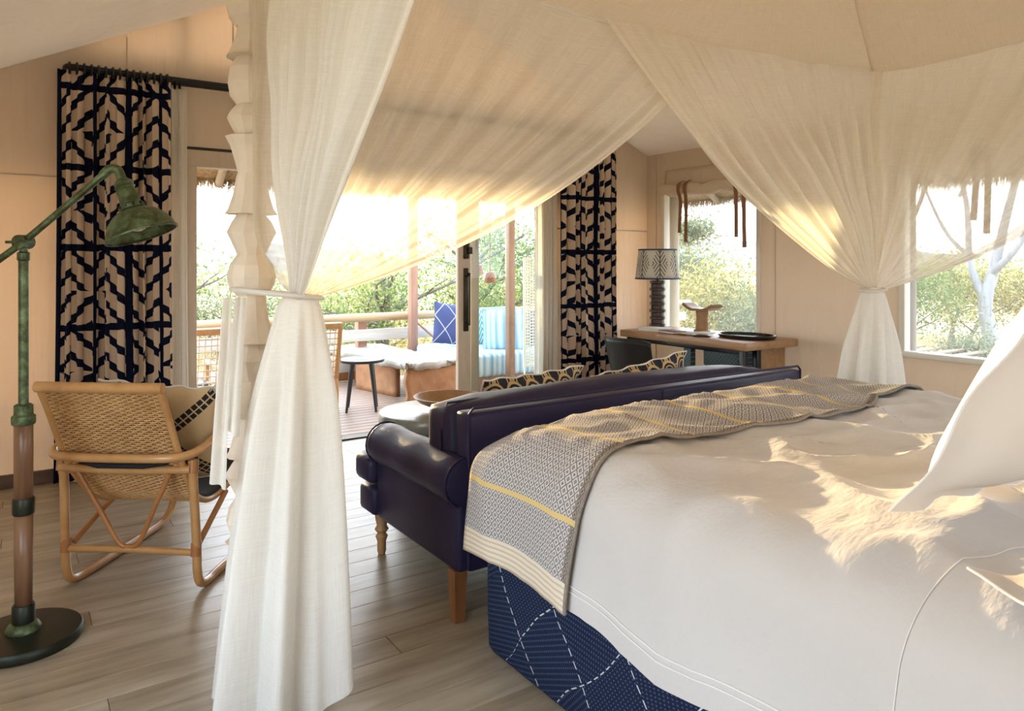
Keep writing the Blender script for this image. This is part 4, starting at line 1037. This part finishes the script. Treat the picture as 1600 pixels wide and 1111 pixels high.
# posts and pergola beam
for lab, x, y, w_ in (('reddish square timber deck post rising beyond the log slab table', 4.2, 8.45, .10), ('slim reddish timber post seen through the glass door leaf', 4.66, 6.92, .085), ('reddish deck post at the far left of the deck', -1.6, 8.45, .10)):
    t = thing('deck_post', lab, 'post', (x, y, DZk)); box('shaft', (-w_/2, w_/2, -w_/2, w_/2, 0, 2.75), M['redpost'], t, .008); box('post_foot', (-w_*.6, w_*.6, -w_*.6, w_*.6, 0, .03), M['charcoal'], t, .004)
t = thing('pergola_beam', 'timber beams carried by the deck posts, holding the pendant lamps', 'beam', (0,0,0))
box('beam', (-2, 4.72, 8.40, 8.50, 2.65, 2.79), M['redpost'], t); box('cross_beam', (4.60, 4.70, 6.5, 8.5, 2.66, 2.8), M['redpost'], t); box('cross_beam', (3.9, 4.62, 6.68, 6.74, 2.66, 2.74), M['redpost'], t)
for lab, x, y, z in (('terracotta bell pendant lamp nearer the door stile, slightly higher', 4.09, 6.70, 1.25), ('terracotta bell pendant lamp on the long cord, slightly lower', 4.255, 6.71, 1.165)):
    t = thing('pendant_lamp', lab, 'lamp', (x, y, z), group=None); b = MB(); b.lathe([(.060, 0), (.062, .01), (.062, .07), (.055, .10), (.038, .118), (.012, .124), (.010, .135)], 24); b.build('bell_shade', M['copper'], t, True, ang=50)
    tubeo('cord', [(0, 0, .13), (0, 0, 2.66-z)], .006, M['brown_strap'], t, 6)
# corded deck chairs
def deck_chair(lab, x, y, rz):
    t = thing('deck_chair', lab, 'chair', (x, y, DZk), rz, 'corded deck chairs')
    W = .29; C = M['chairwood']
    for s_ in (-1, 1):
        box('leg', (s_*W-.022, s_*W+.022, -.02, .04, 0, .42), C, t, .008)
        box('leg', (s_*W-.022, s_*W+.022, .50, .56, 0, .56), C, t, .008)
        b = MB(); b.bbox(-.022, .022, -.026, .026, 0, .56, r=.010); b.build('back_stile', C, t, True, (s_*W, .01, .38), (math.radians(12), 0, 0), ang=40)
        box('armrest', (s_*W-.03, s_*W+.03, -.06, .58, .56, .59), C, t, .010)
        box('side_rail', (s_*W-.018, s_*W+.018, .0, .54, .30, .36), C, t, .006)
    B = Matrix.Translation((0, .01, .38)) @ Matrix.Rotation(math.radians(12), 4, 'X')
    for z0, z1 in ((.505, .565), (.0, .05)):
        b = MB(); b.bbox(-W-.02, W+.02, -.025, .025, z0, z1, r=.012, M=B); b.build('back_rail', C, t, True, ang=40)
    for y0 in (.0, .49): box('seat_rail', (-W, W, y0, y0+.05, .32, .38), C, t, .008)
    b = MB()
    for i in range(11):
        x_ = -W+.045+i*(2*W-.09)/10; b.tube([B @ Vector((x_, -.012, .04)), B @ Vector((x_, -.012, .515))], .006, 5, cap=False); b.tube([(x_, .02, .378), (x_, .52, .378)], .006, 5, cap=False)
    for i in range(8):
        z_ = .085+i*.055; b.tube([B @ Vector((-W+.02, -.018, z_)), B @ Vector((W-.02, -.018, z_))], .006, 5, cap=False)
        y_ = .07+i*.058; b.tube([(-W+.02, y_, .384), (W-.02, y_, .384)], .006, 5, cap=False)
    stuff(b.build('cord_weave', M['cord'], t, True))
    puffbox('seat_pad', -.24, .24, .07, .49, .388, .44, M['charcoal'], t, .006, .02)
    return t
deck_chair('honey timber deck chair with cream cord back seen beyond the rattan chair', 1.19, 6.68, 0)
deck_chair('honey timber deck chair with cream cord back seen beside the black stool', 2.22, 6.66, 0)
# black round stool
t = thing('side_stool', 'small round charcoal side table on three splayed legs out on the deck', 'side table', (2.91, 7.0, DZk))
b = MB(); b.lathe([(.20, .485), (.222, .488), (.226, .50), (.226, .515), (.21, .518), (.19, .508), (.01, .506)], 40); b.build('stool_top', M['charcoal'], t, True, ang=40)
for i in range(4):
    a = math.radians(20+90*i); tubeo('leg', [(.13*math.cos(a), .13*math.sin(a), .49), (.205*math.cos(a), .205*math.sin(a), 0)], [.024, .013], M['charcoal'], t, 10)
# slab table with waterfall ends
t = thing('slab_table', 'long low table of raw timber slabs with bleached live edge top on the deck', 'table', (0,0,0))
def topf(a, v):
    y = 7.02+2.0*v; e = .04*math.sin(v*17)+.09*nz(v*9, 3); x0, x1 = 3.36+e-.20*v*0, 4.06+.02*math.sin(v*9)
    return Vector((x0+(x1-x0)*a-.13*v, y-.0+.05*math.sin(a*9)*(1 if v in (0,) else .3), .285+.025*nz(a*5, v*9)+.012*nz(a*14, v*22)))
b = MB(); b.grid(topf, 24, 60); b.build('table_top', M['slab_pale'], t, True, solid=.075)
def endf(x0, x1, y, lean):
    b = MB(); b.grid(lambda a, v: Vector((x0+(x1-x0)*a+.02*math.sin(v*7+a*3)*(1-a)-.05*(1-v)*(1-a), y-lean*(1-v), DZk+(.25-DZk)*v)), 10, 10); return b
endf(3.46, 4.05, 7.10, .05).build('end_slab', M['slab'], t, True, solid=.07)
endf(3.20, 3.86, 8.85, 0).build('end_slab', M['slab'], t, True, solid=.07)
b = MB(); b.grid(lambda a, v: Vector((3.52-.16*a, 7.45+.75*a, DZk+(.25-DZk)*v)), 8, 6); b.build('side_slab', M['slab'], t, True, solid=.06)
# day bed with cushions
t = thing('day_bed', 'timber day bed with blue striped mattress at the end of the deck', 'day bed', (0,0,0))
box('plinth', (4.28, 6.6, 7.12, 8.40, DZk, .08), M['redpost'], t, .01)
b = MB(); b.bbox(0, 2.4, 0, 1.36, 0, .27, r=.05, seg=3)
mt = b.build('mattress', M['stripe'], t, True, (4.22, 7.06, .08))
for l in mt.data.loops:
    co = mt.data.vertices[l.vertex_index].co; mt.data.uv_layers[0].data[l.index].uv = (co.x*.9, co.y+co.z)
pillow('scatter_cushion', 'dark blue square cushion with pale diamond lines beyond the door stile', 'cushion', M['navyline'], .50, .50, .17, .01, frame((4.50, 7.95, .615), (1, -.15, -.16), (.16, .25, 1)), group='cushions on the day bed')
pillow('scatter_cushion', 'teal leaf cushion seen through the door glass behind the striped one', 'cushion', M['tealleaf'], .48, .46, .15, .01, frame((5.00, 7.86, .59), (1, -.5, .05), (.05, .22, 1)), group='cushions on the day bed')
pillow('scatter_cushion', 'pale blue striped cushion leaning behind the door glass', 'cushion', M['stripe'], .48, .48, .16, .01, frame((4.86, 7.36, .58), (.75, -.65, .05), (.10, .14, 1)), M['navyline'], .008, group='cushions on the day bed')
pillow('scatter_cushion', 'plain blue cushion at the post seen through the door glass', 'cushion', M['navyline'], .44, .44, .14, .01, frame((5.30, 7.42, .57), (.8, -.6, 0), (.05, .3, 1)), group='cushions on the day bed')
# fretwork screen
t = thing('fretwork_screen', 'narrow white fretwork panel hanging beyond the glass near the voile curtain', 'screen', (4.62, 6.60, .24))
b = MB(); W, H = .26, 1.2
for x0, x1, z0, z1 in ((0, .03, 0, H), (W-.03, W, 0, H), (.03, W-.03, 0, .03), (.03, W-.03, H-.03, H)): b.bbox(x0, x1, -.012, .012, z0, z1, r=.003)
b.box(.012, .02, -.01, .01, -.34, 0); b.box(W-.02, W-.012, -.01, .01, -.34, 0)
b.build('panel_frame', M['fretwhite'], t, True, ang=40); b = MB()
for i in range(34):
    z_ = .045+i*.0335
    for s_ in (0, 1): b.tube([(.03, 0, z_+.034*s_-.017), (W-.03, 0, z_+.034*(1-s_)-.017+.0)], .006, 4)
for i in range(5): b.box(.05+i*.037, .058+i*.037, -.005, .005, .03, H-.03)
stuff(b.build('fretwork', M['fretwhite'], t))
# gum poles that carry the eave
for lab, x, y, r_, mt in (('peeled pale gum pole just outside the window by the desk', 5.62, 5.36, .075, M['gum']), ('weathered grey pole just outside the wide window beside the tied net', 5.64, 2.955, .062, M['greypole'])):
    t = thing('eave_pole', lab, 'pole', (x, y, -.9)); b = MB(); b.lathe([(r_*1.05, 0), (r_, .9), (r_*.98, 1.7), (r_*.95, 3.25)], 14, wob=lambda i, k: 1+.03*math.sin(k*2.1+i)); b.build('trunk', mt, t, True)
    b = MB(); b.bbox(-.16, .16, -.16, .16, 0, .06, r=.02); b.build('footing', M['stone'], t, True)

# ------------------------------------------------------------------ the bush
def mk_leaf(name, stops, transl=.5):
    k = Kit(name); n_ = k.n('ShaderNodeNewGeometry'); r_ = E(k, n_.outputs['Random Per Island'])
    k.color(k.ramp(r_, *stops)); k.cloth(0, transl); return k.m
LEAF = {'green': mk_leaf('leaf_green', ((0, (.10,.145,.045)), (.5, (.21,.265,.10)), (1, (.37,.40,.18)))),
        'gold': mk_leaf('leaf_gold', ((0, (.13,.16,.06)), (.45, (.30,.28,.10)), (.8, (.52,.41,.15)), (1, (.60,.50,.26)))),
        'olive': mk_leaf('leaf_olive', ((0, (.11,.14,.08)), (.6, (.22,.25,.145)), (1, (.36,.35,.21))))}
M['bark'] = wood('brown_bark', (.10,.075,.055), (.22,.175,.14), (6,6,1.5), .9, 0, None, 3, .5)
M['palebark'] = wood('pale_grey_bark', (.20,.19,.19), (.38,.36,.35), (6,6,1), .85, 0, None, 2, .3)
def mk_ground():
    k = Kit('dry_earth'); v = k.coord('Object'); f = k.noise(v, .6, 5); k.color(k.ramp(f, (.3, (.30,.21,.13)), (.7, (.52,.42,.27)))).set(rough=1, spec=0); return k.m
M['ground'] = mk_ground()
M['straw'] = mk_leaf('straw_grass', ((0, (.38,.29,.15)), (.6, (.58,.47,.27)), (1, (.68,.60,.42))), .35)
def gz(x, y): return -.82+.25*nz(x*.06, y*.06)+.012*max(0, math.hypot(x, y)-20)
b = MB(); b.grid(lambda a, v: Vector(((a-.4)*180, (v-.3)*180, gz((a-.4)*180, (v-.3)*180))), 60, 60)
struct(b.build('ground', M['ground'], None, True))
NR = np.random.default_rng(11)
def leaves_mesh(name, centers, sigma, n, size, mat, parent, flat=1.0, clip=None):
    c = np.array(centers); idx = NR.integers(0, len(c), n); p = c[idx]+NR.normal(size=(n, 3))*np.array([sigma, sigma, sigma*flat])
    if clip is not None: p = p[p[:, 2] > clip]
    n = len(p); d = NR.normal(size=(n, 3)); d /= np.linalg.norm(d, axis=1)[:, None]; e = NR.normal(size=(n, 3)); e = np.cross(d, e); e /= np.linalg.norm(e, axis=1)[:, None]
    s_ = (size*(.55+.9*NR.random(n)))[:, None]; w_ = s_*.38
    v = np.stack([p-d*s_*.5, p+e*w_*.5, p+d*s_*.5, p-e*w_*.5], 1).reshape(-1, 3)
    me = bpy.data.meshes.new(name); me.vertices.add(n*4); me.vertices.foreach_set('co', v.astype(np.float32).ravel()); me.loops.add(n*4); me.loops.foreach_set('vertex_index', np.arange(n*4, dtype=np.int32))
    me.polygons.add(n); me.polygons.foreach_set('loop_start', np.arange(0, n*4, 4, dtype=np.int32)); me.update(calc_edges=True)
    return stuff(link(name, me, mat, parent))
def tree(kind, lab, cat, x, y, h, spread, leaf, n, lsize, seed, bark='bark', stems=1, tr=.10, low=.35, lean=(0,0), sig=.16, group=None, clip=.1):
    rr = random.Random(seed); z0 = gz(x, y)-.05; t = thing(kind, lab, cat, (x, y, z0), group=group); tips = []
    for s_ in range(stems):
        a0 = rr.random()*6.28; base = Vector((.12*math.cos(a0)*(stems > 1), .12*math.sin(a0)*(stems > 1), 0)); p = base.copy(); pts = [p.copy()]; d = Vector((lean[0]+.25*math.cos(a0)*(stems > 1), lean[1]+.25*math.sin(a0)*(stems > 1), 1))
        for i in range(6):
            d = (d+Vector((rr.uniform(-.28, .28), rr.uniform(-.28, .28), .1))).normalized(); p = p+d*(h*.62/6); pts.append(p.copy())
        r0 = tr/math.sqrt(stems); tubeo('trunk', spline(pts, 3), [r0*(1-.7*i/18) for i in range(19)], M[bark], t, 8)
        bm_ = MB()
        for k in range(int(9/stems)+2):
            f_ = low+(1-low)*rr.random(); i = min(5, int(f_*6)); q = pts[i].lerp(pts[i+1], f_*6-i); a = rr.random()*6.28; L = spread*(.5+.6*rr.random())*(1.1-.5*f_); bp = [q.copy()]; dd = Vector((math.cos(a), math.sin(a), .35+.5*rr.random()))
            for j in range(4):
                dd = (dd+Vector((rr.uniform(-.3, .3), rr.uniform(-.3, .3), rr.uniform(-.15, .2)))).normalized(); q = q+dd*L/4; bp.append(q.copy()); tips.append(q.copy())
                if j > 0:
                    e_ = (dd+Vector((rr.uniform(-.9, .9), rr.uniform(-.9, .9), rr.uniform(-.3, .5)))).normalized()*L*.35; bm_.tube([q, q+e_*.5+Vector((0,0,.02)), q+e_], [r0*.14, r0*.1, r0*.05], 4, cap=False); tips.append(q+e_*.6); tips.append(q+e_)
            bm_.tube(bp, [r0*.42, r0*.34, r0*.26, r0*.18, r0*.1], 5, cap=False)
        stuff(bm_.build('branches', M[bark], t, True))
    if n: leaves_mesh('foliage', [tuple(q) for q in tips], sig*spread, n, lsize, LEAF[leaf], t, .7, clip=clip)
    return t
# seen through the door
tree('leafy_tree', 'sunlit green tree leaning over the railing beyond the black stool', 'tree', 4.9, 11.0, 3.9, 1.75, 'green', 5200, .075, 3, tr=.13, low=.25, sig=.17)
tree('leafy_tree', 'green tree beyond the railing between post and door leaf', 'tree', 7.1, 12.2, 3.6, 1.7, 'green', 5200, .075, 9, tr=.12, low=.25, sig=.18)
tree('bushy_shrub', 'yellow green shrub low behind the railing at the log slab table', 'shrub', 5.6, 13.5, 2.3, 1.3, 'gold', 7000, .08, 14, stems=3, low=.1, sig=.22)
tree('leafy_tree', 'glaring backlit tree in the narrow gap left of the carved post', 'tree', 1.6, 13.4, 4.2, 1.5, 'green', 6000, .09, 21, tr=.12, low=.25, sig=.19)
tree('bushy_shrub', 'grey green shrub at the foot of the backlit tree on the left', 'shrub', 3.6, 15.5, 2.2, 1.4, 'olive', 5000, .09, 23, stems=3, low=.1, sig=.24)
tree('leafy_tree', 'tall olive tree seen through the glass leaf behind the pendant lamps', 'tree', 9.8, 14.6, 3.7, 2.0, 'olive', 9000, .09, 27, tr=.14, low=.2, sig=.19)
tree('bushy_shrub', 'golden shrub glowing through the glass leaf above the day bed cushions', 'shrub', 8.6, 12.6, 2.4, 1.3, 'gold', 7000, .08, 31, stems=3, low=.1, sig=.22)
# through the window by the desk
tree('bushy_shrub', 'large yellow leaved bush filling the window above the desk', 'shrub', 11.6, 9.9, 2.7, 1.7, 'gold', 13000, .085, 35, stems=4, low=.1, sig=.2)
tree('bushy_shrub', 'greener bush in front of the yellow bush, low in the desk window', 'shrub', 10.8, 8.0, 1.75, 1.2, 'olive', 9000, .07, 37, stems=3, low=.05, sig=.24)
tree('flat_topped_tree', 'distant flat topped tree against the white sky in the desk window', 'tree', 33.0, 30.5, 6.0, 2.3, 'olive', 2600, .26, 41, tr=.22, low=.75, sig=.17)
tree('bushy_shrub', 'dusky green tree clump at left in the desk window beside the straps', 'shrub', 15.5, 15.2, 3.6, 1.8, 'olive', 8000, .11, 43, stems=3, low=.2, sig=.2)
# through the wide window
tree('bushy_shrub', 'spreading green bush left in the wide window next to the grey pole', 'shrub', 15.2, 8.0, 2.7, 1.5, 'green', 8000, .075, 47, stems=3, low=.45, sig=.2, clip=.85)
tree('bushy_shrub', 'golden leaved bush behind the green one in the wide window', 'shrub', 18.0, 8.3, 3.0, 1.7, 'gold', 8000, .085, 51, stems=3, low=.4, sig=.2, clip=.8)
tree('bushy_shrub', 'low green bush at the foot of the pale forked trunk', 'shrub', 13.6, 5.9, 1.3, .8, 'olive', 2600, .06, 53, stems=3, low=.5, sig=.22, clip=.4)
tree('bushy_shrub', 'golden bush at the far right of the wide window', 'shrub', 19.5, 7.2, 3.0, 1.5, 'gold', 6000, .085, 57, stems=3, low=.4, sig=.22, clip=.8)
t = thing('bare_tree', 'pale forked bare tree trunk in the wide window behind the bushes', 'tree', (15.6, 6.55, gz(15.6, 6.5)-.05))
b = MB(); b.tube(spline([(0,0,0), (.05,.05,.8), (.0,.12,1.5), (.1,.0,2.2), (.0,-.25,3.2), (.1,-.55,4.6)], 4), [.17-.006*i for i in range(21)], 10); b.build('trunk', M['palebark'], t, True)
for pts, r_ in (([(.02,.12,1.5), (.0,.4,2.3), (.1,.5,3.4), (0,.75,5)], .09), ([(.06,.02,2.1), (0,-.5,2.7), (.1,-.9,3.9)], .08), ([(0,.42,2.4), (.1,.95,3.0), (.0,1.5,4.4)], .05), ([(0,.6,3.6), (.0,.2,4.4)], .04)):
    tubeo('bough', spline(pts, 4), [r_*(1-.6*i/(4*(len(pts)-1))) for i in range(4*(len(pts)-1)+1)], M['palebark'], t, 8)
t = thing('bare_tree', 'thin bare stems showing through the net in the wide window', 'tree', (16.5, 9.3, gz(16.5, 9.3)-.05))
for pts in ([(0,0,0), (.0,.1,1.6), (.1,.35,3.0), (0,.3,4.6)], [(0,0,1.2), (0,-.5,2.6), (.1,-1.0,4.0), (0,-1.1,5.0)], [(0,.2,2.2), (.1,-.3,3.3), (0,-.35,5)]): tubeo('stem', spline(pts, 4), .045, M['bark'], t, 6)
for lab, x, y, L, tl in (('dead grey log leaning in the dry grass in the wide window', 12.3, 5.35, 1.3, .55), ('dark fallen branch low at the right of the wide window', 11.6, 4.65, 1.2, .2)):
    t = thing('dead_log', lab, 'log', (x, y, gz(x, y))); tubeo('log_body', [(0,0,.05), (.1,.3*L,.12+.4*tl), (.05,.75*L,.1+tl)], [.09,.075,.05], M['bark'], t, 8); tubeo('log_fork', [(.1,.3*L,.12+.4*tl), (.2,.1*L,.35+.5*tl)], [.05,.02], M['bark'], t, 6)
# dry grass: only where the openings show the ground
def grass(name, n, polar, h):
    a0, a1, r0, r1 = polar; a = np.radians(a0+(a1-a0)*NR.random(n)); r_ = np.sqrt(r0*r0+(r1*r1-r0*r0)*NR.random(n)); x = r_*np.sin(a); y = r_*np.cos(a)
    z = np.array([gz(px, py) for px, py in zip(x, y)]); hh = h*(.5+NR.random(n)); ln = NR.normal(size=(n, 2))*.16; an = NR.random(n)*6.28; w_ = .006*(1+r_/14)
    v = np.stack([np.stack([x-w_*np.cos(an), y-w_*np.sin(an), z], 1), np.stack([x+w_*np.cos(an), y+w_*np.sin(an), z], 1), np.stack([x+ln[:, 0], y+ln[:, 1], z+hh], 1)], 1).reshape(-1, 3)
    me = bpy.data.meshes.new(name); me.vertices.add(n*3); me.vertices.foreach_set('co', v.astype(np.float32).ravel()); me.loops.add(n*3); me.loops.foreach_set('vertex_index', np.arange(n*3, dtype=np.int32)); me.polygons.add(n); me.polygons.foreach_set('loop_start', np.arange(0, n*3, 3, dtype=np.int32)); me.update(calc_edges=True)
    return me
for lab, n, pol, h in (('tall pale dry grass growing beyond the deck railing', 26000, (0, 46, 9.7, 22), .42), ('pale dry grass around the bushes outside the right windows', 34000, (48, 80, 7.5, 24), .34)):
    if pol[0] == 0: pol = (6, 46, 10.2, 24)
    o = link('dry_grass', grass('dry_grass', n, pol, h), M['straw']); tag(o, lab, 'grass', kind='stuff')
# far wooded ridge
b = MB(); b.grid(lambda a, v: Vector((math.sin(math.radians(-40+150*a))*(90+30*v), math.cos(math.radians(-40+150*a))*(90+30*v), -1+v*(4.0+1.6*math.sin(a*23)+1.2*nz(a*40, v*3)))), 120, 6)
k = Kit('far_ridge_scrub'); k.color(k.ramp(k.noise(k.coord('Object'), .7, 5), (.3, (.20,.20,.19)), (.7, (.36,.33,.27)))).set(rough=1, spec=0); M['ridge'] = k.m
struct(b.build('hills', M['ridge'], None, True))
